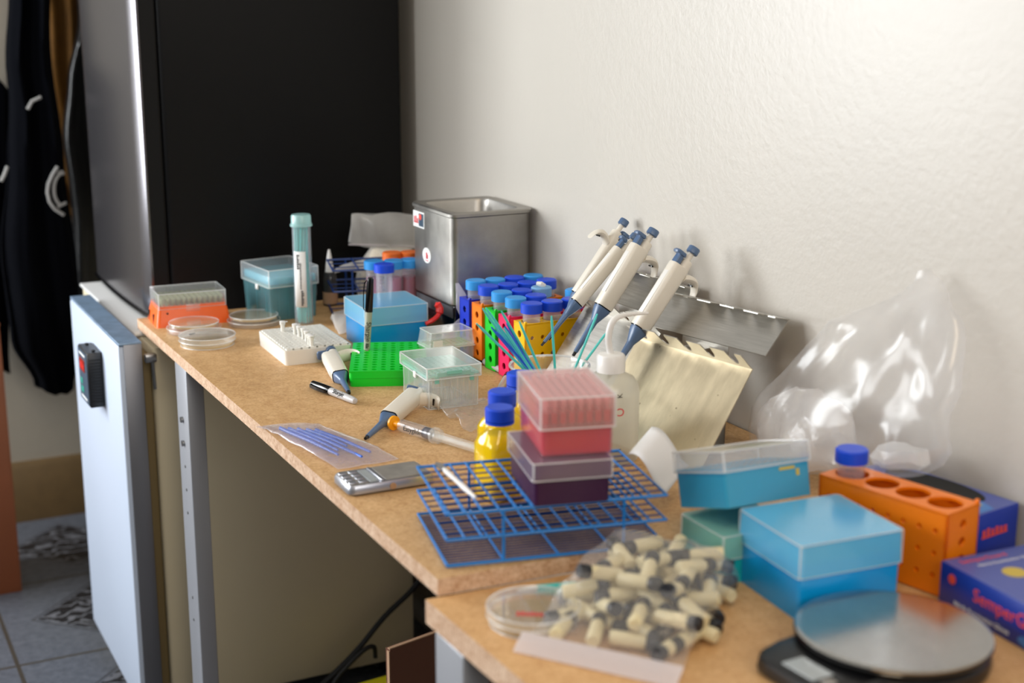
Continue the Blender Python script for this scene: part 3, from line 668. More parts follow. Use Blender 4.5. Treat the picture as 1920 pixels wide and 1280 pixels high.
# ------------------------------------------------------------------ pipettes
def pipette(label, mw, group=None):
    t = thing('pipette', label, 'pipette', mw=mw, group=group)
    MB().lathe([(.0024, 0), (.0026, .006), (.0027, .0075)], 14).done('tip_end', 'black', t)
    b = MB(); b.lathe([(.0034, .007), (.0036, .010), (.0048, .045), (.0056, .06), (.0062, .064)], 18)
    b.loft([rrect(.0105, .0105, .004, .060), rrect(.018, .0165, .005, .072), rrect(.0235, .019, .0055, .080), rrect(.024, .0195, .0055, .0885)]); b.done('shaft', 'slate', t)
    b = MB(); b.loft([rrect(.0262, .0212, .0065, .085), rrect(.0272, .0222, .0068, .0862), rrect(.0285, .0222, .007, .15), rrect(.0295, .022, .007, .188), rrect(.0285, .021, .007, .190)])
    b.loft([rrect(.016, .0205, .006, .188, cx=-.006), rrect(.0155, .0195, .006, .2005, cx=-.0062), rrect(.0135, .0175, .006, .2025, cx=-.0062)]); bd = b.done('body', 'ivory', t)
    MB().loft([rrect(.0255, .0205, .0065, .0838), rrect(.0268, .0218, .0067, .0852)]).done('collar', 'blackgloss', bd)
    MB().box((.0140, 0, .14), (.0012, .010, .07), .0005).done('volume_window', 'white', bd)
    print_bars('printed_text', .021, .0034, 8, 'inkgrey', bd, frame((.0, -.01125, .108), V((0, 0, 1)), V((-1, 0, 0)), V((0, -1, 0))))
    MB().lathe([(.0045, .2), (.0045, .2155)], 14, cx=-.006).done('plunger_stem', 'ivory', t)
    b = MB(); b.lathe([(.0078, .2145), (.0088, .2155), (.0088, .2235), (.0078, .2248), (.003, .2252)], 20, cx=-.006); b.done('plunger_button', 'slate', t)
    b = MB(); b.loft([rrect(.0095, .0125, .002, .187, cx=.0085), rrect(.0085, .0115, .002, .2035, cx=.0085)]); b.loft([rrect(.017, .0145, .004, .203, cx=.0105), rrect(.0185, .0155, .004, .2055, cx=.011), rrect(.016, .013, .004, .2085, cx=.0105)]); b.done('ejector_button', 'slate', t)
    b = MB(); R = []
    for k in range(9):
        s = k/8; a = s*1.25; x = -.0135-.033*math.sin(a)/math.sin(1.25); z = .178+.0095*math.sin(s*PI*.9)-.012*s*s; w_ = .0112*(1-.3*s*s); h_ = .0055*(1-.5*s)+.0012
        R.append([V((x, w_*math.cos(2*PI*j/12), z+h_*math.sin(2*PI*j/12))) for j in range(12)])
    b.loft(R); hk = b.done('finger_hook', 'ivory', t)
    MB().box((-.034, 0, .1775), (.0032, .011, .002), .0009).done('hook_slot', 'blackgloss', hk)
    return t
S = .93
def pip_mw(tip_, top, side, s=S): return along(tip_, top, side) @ Matrix.Scale(s, 4)
# lying on the table
p, q = atz(655, 737, T+.004), atz(621, 672, T+.0145)
pA = pipette('pipette lying between the flat marker and the green rack, tip towards the front', pip_mw(p, q, (-1, -.2, -.12)))
p, q = atz(685, 822, T+.005), atz(765, 752, T+.0145)
dup(pA, mw=pip_mw(p, q, (-1, .5, .12)), label='pipette lying in the middle of the table, its tip beside the syringe')

# flat sleeve with blue loops
t = thing('plastic_sleeve', 'flat clear plastic sleeve lying at the table edge with blue loops inside', 'bag', (0, 0, 0))
cs = [V((.524, 1.796, T)), V((.592, 1.783, T)), V((.642, 1.583, T)), V((.560, 1.578, T))]
rows = []
for i in range(15):
    f = i/14; a, c = cs[0].lerp(cs[3], f), cs[1].lerp(cs[2], f); th = .0007+.0046*math.sin(PI*min(1, max(0, f*1.05)))**.7
    rows.append(((a+c)/2+V((0, 0, th+.0012)), (c-a)/2, th))
bag(rows, (0, 0, 1), 30, 1, .0010, .8).done('film', 'sleeve', t)
for i in range(5):
    f0, f1 = .14+.03*i, (.80, .72, .9, .66, .84)[i]; s = .26+.12*i
    a = cs[0].lerp(cs[3], f0).lerp(cs[1].lerp(cs[2], f0), s); c = cs[0].lerp(cs[3], f1).lerp(cs[1].lerp(cs[2], f1), s+.04); z = V((0, 0, .0052))
    lp = MB(); lp.tube([a+z, (a+c)/2+z+V((.001, 0, .0006)), c+z], [.0026, .0024, .0016], 8)
    tag(lp.done('inoculating_loop', 'bluestick'), 'blue plastic loop inside the flat clear sleeve', 'stick', 'blue loops in the clear sleeve')

# syringe
p, q = V((.684, 1.700, T+.0105)), V((.738, 1.545, T+.0105)); L = (q-p).length
t = thing('syringe', 'clear plastic syringe with amber cap lying beside the pipette tip', 'syringe', mw=along(p, q, (0, 0, 1)))
MB().lathe([(.0075, -.004), (.0098, -.003), (.0098, .0), (.0045, .001), (.004, .008), (.003, .009)], 22).done('cap', 'gold', t)
MB().lathe([(.0025, .004), (.003, .010), (.0082, .014), (.0086, .016), (.0086, .077), (.0079, .077), (.0079, .016), (0, .0145)], 24).done('barrel', 'syr', t)
MB().lathe([(.0086, .076), (.0108, .0765), (.0108, .0805), (.0095, .082), (.0095, .086), (.0078, .0865)], 24).done('flange', 'lidclear', t)
MB().lathe([(.004, .056), (.0076, .060), (.0077, .062), (.007, .0635), (.0077, .065), (.0077, .069)], 20).done('piston', 'piston', t)
b = MB(); b.box((0, 0, .12), (.0125, .0016, .108)); b.box((0, 0, .12), (.0016, .0125, .108)); b.lathe([(.0095, .170), (.0098, .171), (.0098, .174)], 18); b.done('plunger', 'lidhaze', t)
a = math.radians(cam_ang(t, 18)); n = V((math.cos(a), math.sin(a), 0)); tg = V((-math.sin(a), math.cos(a), 0))
text('printed_word', 'Easyglide', .0095, 'ink', t, frame(n*.0089+V((0, 0, .044)), V((0, 0, 1)), tg*-1, n))
b = MB()
for k in range(10):
    a2 = a-.55; R2 = [V((.0089*math.cos(a2+.05*i), .0089*math.sin(a2+.05*i), .02+.0045*k)) for i in range(5 if k % 2 == 0 else 3)]; b.tube(R2, .0002, 4)
b.done('scale_marks', 'ink', t)

# pocket scale
mw = base_mw(.592, 1.509, T, -.6)
t = thing('pocket_scale', 'small silver pocket scale with keypad half under the blue wire rack', 'scale', mw=mw)
MB().loft([rrect(.100, .053, .008, 0), rrect(.107, .060, .009, .003), rrect(.107, .060, .009, .009), rrect(.103, .056, .008, .0128)]).done('casing', 'silver', t)
MB().box((.0215, 0, .0134), (.056, .048, .0014), .003).done('weighing_plate', 'silverdk', t)
MB().box((-.0105, 0, .0138), (.004, .05, .0018), .0006).done('ridge', 'silver', t)
MB().box((-.0195, 0, .0132), (.011, .044, .001), .001).done('display', 'lcd', t)
MB().box((-.0385, 0, .0129), (.024, .05, .0006), .002).done('keypad', 'silverdk', t)
for i in range(2):
    for j in range(4): MB().box((-.0455+.0125*i, -.018+.012*j, .0138), (.0095, .0085, .0016), .001).done('button', 'silver', t)
MB().lathe([(.004, 0), (.004, .0008)], 16).done('badge', 'cartonedge', t).matrix_local = Matrix.Translation((.0, -.0305, .007)) @ Matrix.Rotation(PI/2, 4, 'X')

# crumpled clear bags on the board
rows = [((.800, 1.79, T+.003), (.03, .0, 0), .0012), ((.812, 1.755, T+.008), (.042, .012, 0), .006), ((.815, 1.72, T+.010), (.045, .015, 0), .009), ((.806, 1.685, T+.008), (.040, .016, .002), .007), ((.800, 1.655, T+.003), (.03, .012, 0), .0015)]
tag(bag(interp(rows, 4), (0, 0, 1), 30, 5, .004, zmin=T+.001).done('plastic_bag', 'bagthin'), 'crumpled clear bag lying in front of the closed clear tip box', 'bag')
rows = [((.845, 2.40, T+.004), (.035, .02, 0), .002), ((.835, 2.36, T+.013), (.055, .02, 0), .012), ((.828, 2.315, T+.012), (.055, .016, .004), .011), ((.815, 2.275, T+.005), (.045, .012, .004), .002)]
rows = [((a[0]+.025, a[1]-.01, a[2]), (h[0]*.7, h[1], h[2]), th) for a, h, th in rows]
tag(bag(interp(rows, 4), (0, 0, 1), 30, 9, .003, zmin=T+.001).done('plastic_bag', 'bagfog'), 'crumpled milky bag lying behind the tube of teal sticks', 'bag')

# ------------------------------------------------------------------ steel bath, back tubes, powder bag
t = thing('ultrasonic_bath', 'open stainless steel bath on a black base against the wall', 'laboratory bath', (1.0245, 2.183, T))
MB().box((0, 0, .032), (.138, .158, .064), .004).done('base', 'blackgloss', t)
MB().box((-.0695, 0, .052), (.001, .15, .018)).done('base_label', 'inkgrey', t)
b = MB(); W, D = .145, .166
b.loft([rrect(W-.004, D-.004, .011, .0642), rrect(W, D, .012, .0665), rrect(W, D, .012, .209), rrect(W+.006, D+.006, .014, .211), rrect(W+.006, D+.006, .014, .2155), rrect(W+.002, D+.002, .013, .2175), rrect(W-.026, D-.026, .02, .2165), rrect(W-.03, D-.03, .02, .212), rrect(W-.034, D-.034, .022, .09)]); b.done('tank', 'steel', t)
s = MB().box((-.0728, .054, .190), (.0006, .046, .027)).done('sticker', 'label', t)
MB().box((-.0732, .043, .190), (.0005, .020, .022)).done('sticker_panel', 'panel', s)
print_bars('sticker_print', .019, .012, 3, 'inkred', s, frame((-.0733, .064, .190), V((0, -1, 0)), V((0, 0, 1)), V((-1, 0, 0))))
MB().lathe([(.005, 0), (.005, .0006)], 12).done('sticker_dot', 'glovered', s).matrix_local = Matrix.Translation((-.0732, .046, .195)) @ Matrix.Rotation(-PI/2, 4, 'Y')
s = MB().loft([circ(.013, 0, 20, ry=.017), circ(.013, .0006, 20, ry=.017)]).done('sticker', 'label', t); s.matrix_local = Matrix.Translation((-.0725, .022, .133)) @ Matrix.Rotation(-PI/2, 4, 'Y')
print_bars('sticker_print', .009, .011, 3, 'inkred', s, Matrix.Translation((.001, -.002, .0008)) @ Matrix.Rotation(-PI/2, 4, 'Z')); MB().box((-.0085, -.002, .0008), (.0014, .012, .0004)).done('sticker_line', 'inkred', s)
MB().box((.0, -.0836, .128), (.001, .001, .001)) if 0 else None
# roll of tape and red clamp before it
t = thing('tape_roll', 'black tape roll with pale rim standing on edge beside the blue box', 'tape', (.931, 2.10, T+.018))
o = MB().lathe([(.009, -.007), (.0165, -.007), (.0165, .007), (.009, .007)], 28).done('tape', 'rubber', t); o.rotation_euler = (PI/2, 0, .95)
o = MB().lathe([(.0165, .003), (.0178, .003), (.0178, .0072), (.0165, .0072)], 28).done('rim', 'white', t); o.rotation_euler = (PI/2, 0, .95)
tag(MB().tube(smooth([(.905, 2.105, T+.040), (.918, 2.105, T+.045), (.929, 2.108, T+.052), (.932, 2.11, T+.062), (.927, 2.112, T+.072)]), [.003]*4+[.004]*10+[.0065]*5+[.006]*4+[.002, .0015], 8).done('clamp_handle', 'red'), 'curved red plastic handle above the black tape roll', 'handle')

def tube50(label, capm='capblue', liq=None, Lh=.115, r=.0145, group=None, fill=.07):
    t = thing('conical_tube', label, 'tube', group=group)
    b = MB().lathe([(.003, 0), (r-.0005, .015), (r, .018), (r, Lh-.008), (r-.001, Lh-.008), (r-.001, .0185), (.002, .002)], 20); bd = b.done('tube_body', 'tubeclear', t)
    b = MB(); [b.tube([V(((r+.0001)*math.cos(a), (r+.0001)*math.sin(a), Lh-.020-.006*k)) for a in [3.6+.12*i for i in range(7)]], .00035, 4) for k in range(3)]; b.done('scale_marks', 'inkgrey', bd)
    n = 48; R = []
    for z, dr in ((Lh-.0145, 0), (Lh-.0015, 0), (Lh, -.0016)):
        R.append([V(((r+.0025+dr+(.0004 if k % 2 else 0))*math.cos(2*PI*k/n), (r+.0025+dr+(.0004 if k % 2 else 0))*math.sin(2*PI*k/n), z)) for k in range(n)])
    MB().loft(R).done('cap', capm, t, angle=30)
    if liq: MB().lathe([(.002, .0025), (r-.0016, .019), (r-.0016, fill)], 18).done('liquid', liq, t)
    return t
# wire rack at the back
def wire_rack(name, label, mw, w, d, tiers, nx, ny, r, m='wire', post=((-.25, -1), (.3, -1), (-.25, 1), (.3, 1))):
    t = thing(name, label, 'test tube rack', mw=mw)
    for i, z in enumerate(tiers):
        kx, ky = (nx[i], ny[i]); c = [(-w/2, -d/2, z), (w/2, -d/2, z), (w/2, d/2, z), (-w/2, d/2, z), (-w/2, -d/2, z)]
        b = MB(); b.tube(c, r*1.35, 8)
        tr = b.done('tier', m, t)
        b = MB(); [b.tube([(-w/2+w*k/kx, -d/2, z+r*.8), (-w/2+w*k/kx, d/2, z+r*.8)], r, 6) for k in range(1, kx)]; b.done('cross_wires', m, tr)
        b = MB(); [b.tube([(-w/2, -d/2+d*k/ky, z-r*.6), (w/2, -d/2+d*k/ky, z-r*.6)], r*(.62 if ky > 15 else .7), 6) for k in range(1, ky)]; b.done('long_wires', 'wirebk', tr)
    for a, c in post: MB().tube([(a*w, c*d/2, tiers[0]), (a*w, c*d/2, tiers[-1])], r*1.2, 8).done('upright', m, t)
    return t
wire_rack('wire_rack', 'small blue wire rack in shade at the back holding tubes beside the fridge', base_mw(.925, 2.415, T+.003, -14), .135, .11, (0, .045, .083), (3, 3, 3), (3, 3, 3), .0015, 'wirebk')  # shade at the back is put into the darker wire colour
zb = .855
lab = [('tube with dark blue cap, foremost in the group by the steel bath', 'capblue', None, (720, 494)), ('tube with light blue cap and pinkish content, leftmost by the powder bag', 'capcyan', 'pinkliq2', (701, 488)), ('tube with light blue cap half hidden behind the dark blue capped one', 'capcyan', 'pinkliq2', (738, 487)), ('tube of crimson liquid with light blue cap beside the steel bath', 'capcyan', 'pinkliq', (768, 485)),
       ('tube with orange cap in the middle, below the powder bag', 'orangelid', None, (735, 472)), ('tube with orange cap next to the steel bath edge', 'orangelid', 'pinkliq', (768, 471))]
for l, c_, lq, (u, v) in lab:
    z = zb if c_ != 'orangelid' else .858; q = atz(u, v, z)
    if c_ == 'orangelid': q = atz(u, v, z)
    o = tube50(l, c_, lq, Lh=(z-T), group='tubes in the rear wire rack', fill=.085); o.location = (q.x, q.y, T)
q = atz(706, 546, T+.012); tag(MB().lathe([(.007, 0), (.008, .002), (.008, .028), (.005, .031)], 16).done('green_stopper', 'greencap'), 'small bright green stopper just right of the upright marker', 'stopper').location = (.868, 2.262, T+.0) if 0 else (q.x, q.y, T)
# bag of powder
yb = 2.5
def U(u, v, y=yb): return aty(u, v, y)
rows = []
for ul, ur, v, th in ((672, 790, 560, .012), (668, 795, 530, .024), (674, 790, 500, .028), (684, 780, 480, .024), (694, 772, 466, .014), (668, 790, 461, .004), (654, 800, 456, .003), (655, 800, 440, .006), (657, 800, 418, .005), (658, 800, 404, .003), (659, 800, 399, .001)):
    a, c = U(ul, v), U(ur, v+(4 if v < 460 else 0)); rows.append(((a+c)/2, (c-a)/2, th))
b = bag(interp(rows, 2), (.2, 1, 0), 36, 3, .007, fq=26)
t = thing('powder_bag', 'frosted zip bag of cream powder leaning against the black fridge behind the tubes', 'bag', (0, 0, 0)); b.done('film', 'bagfog', t)
rows = [(c, h*.9, th*.85) for c, h, th in rows[:5]]; bag(interp(rows, 3), (.2, 1, 0), 24, 3, .002).done('powder', 'powder', t)
b = MB(); b.tube([U(654, 458, yb-.006), U(720, 460, yb-.008), U(798, 464, yb-.006)], .002, 6); b.done('zip', 'zipm', t)
tag(bag(interp([(aty(628, 508, 2.44), (.001, 0, .004), .001), (aty(655, 500, 2.44), (.002, 0, .008), .003), (aty(684, 498, 2.44), (.001, 0, .012), .004), (aty(694, 500, 2.44), (.001, 0, .010), .001)], 4), (0, 1, 0), 16, 2, .002).done('plastic_film', 'bagfog'), 'scrap of frosted film lying over the rear wire rack', 'bag')
# ------------------------------------------------------------------ strip racks with capped tubes
def strip_rack(label, colname, m, mw, w=.150, d=.036, h=.095, n=4, r=.0153, t_=.0022, side=.0032, rows=3):
    t = thing('tube_rack', label, 'tube rack', mw=mw)
    b = MB(); b.holed(w, d, t_, n, 1, r, 24, mx=.003); b.done('top_plate', m, t, (0, 0, h-t_))
    for sy in (-1, 1):
        b = MB(); b.X = Matrix.Translation((0, sy*(d/2-t_/2), 0)) @ Matrix.Rotation(PI/2, 4, 'X') @ Matrix.Translation((0, h/2, -t_/2))
        b.holed(w, h-t_, t_, 2*n, rows, side, 12, mx=.004, my=.008); b.done('long_side', m, t)
    for sx in (-1, 1):
        b = MB(); b.X = Matrix.Translation((sx*(w/2-t_/2), 0, h/2)) @ Matrix.Rotation(PI/2, 4, 'Y') @ Matrix.Translation((0, 0, -t_/2))
        b.holed(h-t_, d, t_, 4, 1, .0052, 16, mx=.006, my=.004); b.done('end_side', m, t)
    MB().box((0, 0, .004), (w-.005, d-.005, .002)).done('shelf', m, t)
    MB().box((-w/2+.002, -d/2+.002, h+.001), (.004, .004, .005), .001).done('lug', m, t)
    return t
RK = [('deep blue', 'bluerack', 2.0235, 'rearmost, in front of the steel bath'), ('amber orange', 'orange', 1.978, 'between the deep blue and green racks'), ('green', 'green', 1.931, 'between the orange and pink racks'), ('hot pink', 'pink', 1.884, 'behind the yellow rack'), ('yellow', 'yellow', 1.833, 'foremost of the row of racks')]
x0 = .955
rmw = {}
for nme, m, y, where in RK:
    w_ = .146; mwk = base_mw(x0+.0535, y, T, 2.5); rmw[nme] = mwk
    strip_rack(nme+' tube rack, '+where, nme, m, mwk, w=w_, d=.0335)
CAPS = [('deep blue', 'capcyan', (883, 528), 'leftmost over the rearmost blue rack'), ('deep blue', 'capcyan', (925, 523), 'second from the left in the rearmost row'), ('deep blue', 'capblue', (961, 520), 'third from the left in the rearmost row'), ('deep blue', 'capcyan', (1034, 524), 'at the right end of the rearmost row'),
        ('amber orange', 'capblue', (913, 538), 'leftmost of the orange rack'), ('amber orange', 'capblue', (954, 531), 'second in the orange rack'), ('amber orange', 'capblue', (993, 527), 'third in the orange rack'),  ('amber orange', 'capblue', (1046, 529), 'rightmost of the orange rack'),
        ('green', 'capcyan', (938, 546), 'leftmost of the green rack'), ('green', 'capblue', (975, 541), 'second in the green rack'), ('green', 'cappale', (1014, 535), 'third in the green rack, topped by a cream plug'),
        ('hot pink', 'capcyan', (971, 558), 'leftmost of the pink rack'), ('hot pink', 'capblue', (1013, 550), 'second in the pink rack, its cap askew'), ('hot pink', 'capcyan', (1074, 545), 'at the right end of the pink rack behind the pipettes'),
        ('yellow', 'capblue', (995, 568), 'left one of the two in the yellow rack'), ('yellow', 'capblue', (1033, 564), 'right one of the two in the yellow rack'), ('yellow', 'capblue', (1068, 563), 'half hidden behind the pipette shaft over the yellow rack')]
protos = {}
cn = {'capblue': 'dark blue', 'capcyan': 'light blue', 'cappale': 'faded blue'}
Lt = .115
for rk, c_, (u, v), wh in CAPS:
    lb = '%s capped tube, %s' % (cn[c_], wh)
    q = atz(u, v, .862)
    loc = rmw[rk].inverted() @ V((q.x, q.y, T)); W4 = .140/4
    k = round((loc.x+.07)/W4-.5); k = max(0, min(3, k)); pos = rmw[rk] @ V(((k+.5)*W4-.07, 0, 0))
    zz = .862-Lt+.0006*wob(u, v)
    if c_ not in protos: protos[c_] = tube50(lb, c_, None, Lh=Lt, r=.0132); o = protos[c_]
    else: o = dup(protos[c_], label=lb)
    o['group'] = 'capped tubes in the row of strip racks'; o.location = (pos.x, pos.y, zz); o.rotation_euler = (0, 0, u)
    if 'askew' in wh: o.rotation_euler = (0, .0, u)
    if c_ == 'cappale':
        MB().tube([(-.006, 0, Lt+.001), (0, .002, Lt+.004), (.007, .001, Lt+.005)], [.003, .0045, .003], 8).done('plug', 'milk', o)

# ------------------------------------------------------------------ steel pipette stands
def stand(label, mw, L, notches, fp):
    """sheet folded in local yz: y to the wall, x along"""
    t = thing('pipette_stand', label, 'pipette stand', mw=mw)
    tk = .0012
    def sheet(p0, p1, x0=0, x1=L):
        b = MB(); d = (V(p1)-V(p0)).normalized(); n = V((0, -d.z, d.y))*tk
        b.loft([[V((x, p0[1], p0[2])), V((x, p1[1], p1[2])), V((x, p1[1], p1[2]))+n, V((x, p0[1], p0[2]))+n] for x in (x0, x1)]); return b
    P0, P1 = V((0, 0, .0008)), V((0, .086, .1176))
    E0, E1 = V((0, .1075, .1304)), V((0, .148, .1716))
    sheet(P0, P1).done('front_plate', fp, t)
    sheet(E0, E1).done('rear_plate', 'steeldk', t)
    def lip(a, b_, depth_n, name, m):     # notched strip
        b = MB(); step = L/notches; nw = step*.42; d = b_-a; n = V((0, -d.z, d.y)).normalized()*tk
        poly = [(0, 0)]
        poly = [V((0, 0, 0)), V((L, 0, 0))]; top = []
        for k in range(notches):
            c = step*(k+.5); top += [(c-step/2+.0005, 1), (c-nw/2, 1), (c-nw*.36, .45), (c-nw*.12, .22), (c+nw*.12, .22), (c+nw*.36, .45), (c+nw/2, 1), (c+step/2-.0005, 1)]
        pts = [(x, 0) for x, _ in top]
        for (xa, fa), (xb, fb) in zip(top, top[1:]):
            q = [a+V((xa, 0, 0)), a+V((xb, 0, 0)), a+d*fb+V((xb, 0, 0)), a+d*fa+V((xa, 0, 0))]
            b.loft([q, [p+n for p in q]])
        return b.done(name, m, t)
    lip(P1, P1+V((0, -.0215, .0214)), 0, 'lower_lip', 'steeldk')
    lip(E1, E1+V((0, -.026, .006)), 0, 'upper_lip', 'steeldk')
    sheet(V((0, .106, .001)), E0, L*.30, L*.70).done('back_leg', 'steeldk', t)
    sheet(V((0, -0.0, .0005)), V((0, .106, .0005)), L*.30, L*.70).done('foot_plate', 'steeldk', t)
    b = MB(); b.box((L*.5, .097, .124), (.03, .028, .002)); b.done('bracket', 'steeldk', t)
    return t
azr = math.radians(10.5)
ax = V((math.sin(azr), -math.cos(azr), 0)); nrm = V((math.cos(azr), math.sin(azr), 0))
B = V((.943, 1.368, T)); LS = .207
stand('right hand worn steel pipette stand, empty but for one pipette', frame(B-ax*LS, ax, nrm, V((0, 0, 1))), LS, 5, 'plate')
a2 = math.radians(2); ax2 = V((math.sin(a2), -math.cos(a2), 0)); nr2 = V((math.cos(a2), math.sin(a2), 0))
B2 = V((.945, 1.592, T)); LS2 = .195
stand('left hand steel pipette stand holding three pipettes beside the tube racks', frame(B2-ax2*LS2, ax2, nr2, V((0, 0, 1))), LS2, 4, 'steeldk')  # front plate in the duller steel stands in for its dimmer reflections
def hang(label, y, top_px, low_px, side=(-.8, 0, .6), s=S, slim=1):
    k, c = aty(*top_px, y), aty(*low_px, y); d = (k-c).normalized(); tipp = k-d*.2252*s
    o = dup(pA, mw=along(tipp, k, side) @ Matrix.Translation((.006, 0, 0)) @ Matrix.Diagonal((s*slim, s*slim, s, 1)), label=label, group='pipettes on the steel stands'); return o
hang('rightmost hanging pipette, alone on the right hand steel stand', 1.565, (1304, 464), (1191, 642))
hang('hanging pipette with knob up, rightmost of three on the left hand stand', 1.672, (1228, 430), (1082, 668), s=.93)
hang('hanging pipette leaning furthest left, in front of the reversed one', 1.722, (1194, 441), (1010, 665), s=.93, slim=.74)
hang('hanging pipette turned backwards with its finger hook to the left', 1.79, (1172, 411), (1080, 548), side=(.8, 0, -.6), s=.93, slim=.9)

# ------------------------------------------------------------------ beaker and sticks
cx, cy, rb = .850, 1.577, .0505
t = thing('beaker', 'clear glass beaker full of teal and blue sticks behind the pink box', 'beaker', (cx, cy, T))
MB().lathe([(rb-.004, 0), (rb-.001, .003), (rb-.0005, .010), (rb-.0005, .094), (rb+.0012, .098), (rb+.0016, .100), (rb-.001, .0995), (rb-.0023, .095), (rb-.0023, .008), (rb-.006, .004), (0, .0035)], 44).done('glass_wall', 'glass', t)
b = MB(); b.tube([V(((rb+.0008)*math.cos(2*PI*k/44), (rb+.0008)*math.sin(2*PI*k/44), .099)) for k in range(45)], .0017, 6); b.done('rim', 'glassrim', t)
def stick(label, m, tp, rp, yt, yr, r=.0017, group=None):
    p, q = aty(*tp, yt), aty(*rp, yr); d = (q-p).normalized(); s = (p.z-(T+.006))/-d.z; e = p+d*s
    k = 1.0
    for i in range(200):           # keep the foot inside the glass
        f = p+d*(s*(1-i/250)); dd = math.hypot(f.x-cx, f.y-cy)
        if dd < rb-.006: e = f; break
    o = MB().tube([p, p.lerp(e, .04), e], [r*.55, r, r], 8).done('stirring_stick', m); return tag(o, label, 'stick', group)
G = 'sticks standing in the glass beaker'
for tp, rp, wh, yo in [((893, 606), (980, 690), 'lowest of the left bundle, leaning far left', .0), ((905, 578), (986, 692), 'leaning left with its tip highest at the left end', .012), ((911, 577), (992, 690), 'just right of the highest one at the left end', .02), ((940, 583), (1002, 692), 'leaning left before the green and pink racks', .01), ((945, 615), (996, 694), 'short one crossing before the pink rack', -.015),
                       ((974, 603), (1013, 694), 'leaning left before the yellow rack corner', -.02), ((1034, 592), (1041, 696), 'standing almost upright before the yellow rack', -.01), ((1120, 588), (1077, 693), 'leaning right before the pipette shaft', .0), ((1138, 622), (1088, 690), 'rightmost, leaning right behind the spout bottle', .01)]:
    stick('teal stick in the beaker, '+wh, 'teal', tp, rp, cy+yo, cy+yo, group=G)
for tp, rp, yo in [((921, 613), (988, 692), .018), ((926, 606), (992, 690), .026), ((931, 622), (994, 694), .005), ((950, 606), (1003, 692), .02), ((955, 628), (1000, 693), -.005), ((947, 612), (998, 690), .012)]:
    stick('blue stick bundled at the left side of the beaker', 'bluestick', tp, rp, cy+yo, cy+yo, group='blue sticks in the glass beaker')

# ------------------------------------------------------------------ squeeze bottle
bx, by = .880, 1.474
t = thing('wash_bottle', 'milky squeeze bottle with bent white spout behind the pink box', 'bottle', (bx, by, T))
MB().lathe([(.033, 0), (.0355, .002), (.0358, .085), (.0345, .096), (.029, .104), (.018, .110), (.0155, .112), (.0155, .118)], 36).done('bottle_body', clear('milky squeeze wall', (226, 224, 212), .62, .3), t)
n = 40; R = [[V(((.0172+(.0006 if k % 2 else 0)+d)*math.cos(2*PI*k/n), (.0172+(.0006 if k % 2 else 0)+d)*math.sin(2*PI*k/n), z)) for k in range(n)] for z, d in ((.1115, 0), (.131, 0), (.1335, -.002), (.1345, -.011))]
MB().loft(R).done('cap', 'white', t)
y0 = by
def W(u, v): q = aty(u, v, y0); return V((q.x-bx, 0, q.z-T))
pts = smooth([V((0, 0, .132)), W(1141, 640), W(1143, 618), W(1151, 600), W(1168, 591), W(1192, 588), W(1215, 587)], 5)
MB().tube(pts, [.0042-.0026*max(0, (i/(len(pts)-1)-.45)/.55) for i in range(len(pts))], 12).done('spout', 'white', t)
def btxt(u, v, s, size, m, rot=0):
    best = None; d = _ray(u, v); o = V((0, 0, CZ)); A = d.x**2+d.y**2; Bq = -2*(d.x*bx+d.y*by); Cq = bx*bx+by*by-.0362**2; D = Bq*Bq-4*A*Cq
    s_ = (-Bq-math.sqrt(max(0, D)))/(2*A); p = o+d*s_; n = V((p.x-bx, p.y-by, 0)).normalized(); tg = V((-n.y, n.x, 0))
    text('printed_word', s, size, m, t, frame(p-V((bx, by, T)), tg, V((0, 0, 1)), n) @ Matrix.Rotation(rot, 4, 'Z'))
btxt(1163, 742, 'K', .009, 'ink', PI/2+PI/2*0); btxt(1164, 772, 'C', .014, 'inkred', PI); btxt(1162, 841, '-', .012, 'ink')

# yellow liquid bottles
def ybottle(label, x, y, rz, first=None):
    if first: return dup(first, (x, y, T), rz, label)
    t = thing('reagent_bottle', label, 'bottle', (x, y, T), rz)
    MB().loft([rrect(.044, .044, .007, 0), rrect(.047, .047, .008, .002), rrect(.047, .047, .008, .064), rrect(.044, .044, .012, .071), rrect(.029, .029, .0144, .0825), rrect(.0275, .0275, .0137, .084), rrect(.0275, .0275, .0137, .096)]).done('bottle_body', 'ywall', t)
    MB().loft([rrect(.042, .042, .006, .0022), rrect(.0438, .0438, .007, .004), rrect(.0438, .0438, .007, .064), rrect(.040, .040, .010, .0715), rrect(.033, .033, .013, .077)]).done('liquid', 'yliq', t)
    n = 40; MB().loft([[V(((.0165+(.0004 if k % 2 else 0)+d)*math.cos(2*PI*k/n), (.0165+(.0004 if k % 2 else 0)+d)*math.sin(2*PI*k/n), z)) for k in range(n)] for z, d in ((.0925, 0), (.1055, 0), (.1075, -.002))]).done('cap', 'capblue', t, angle=30)
    b = MB(); b.lathe([(.0168, .0885), (.0168, .0915)], 24); b.done('cap_ring', 'capblue', t)
    return t
yb1 = ybottle('square bottle of yellow liquid with blue cap behind the blue wire rack', .695, 1.408, .12)
ybottle('second yellow liquid bottle with blue cap, half hidden right behind the first', .728, 1.468, .25, yb1)
ybottle('blue capped bottle hidden behind the pink box, only its cap edge showing', .785, 1.533, .1, yb1)

marker((.926, 1.894, T+.006), (.958, 2.02, T+.0065), 'grey marker pen lying under the rear clear box beside the pink rack', side=(0, 0, 1)) if 0 else None
p, q = atz(946, 697, T+.006), atz(893, 668, T+.006)
marker(p, p+(q-p).normalized()*.125, 'grey marker pen lying along the foot of the green rack', side=(-1, 0, 0))
p = atz(936, 732, T+.006); q = atz(956, 698, T+.006)
t = marker(p, p+(q-p).normalized()*.12, 'marker pen with dark cap pointing away beside the beaker', side=(1, 0, 0))

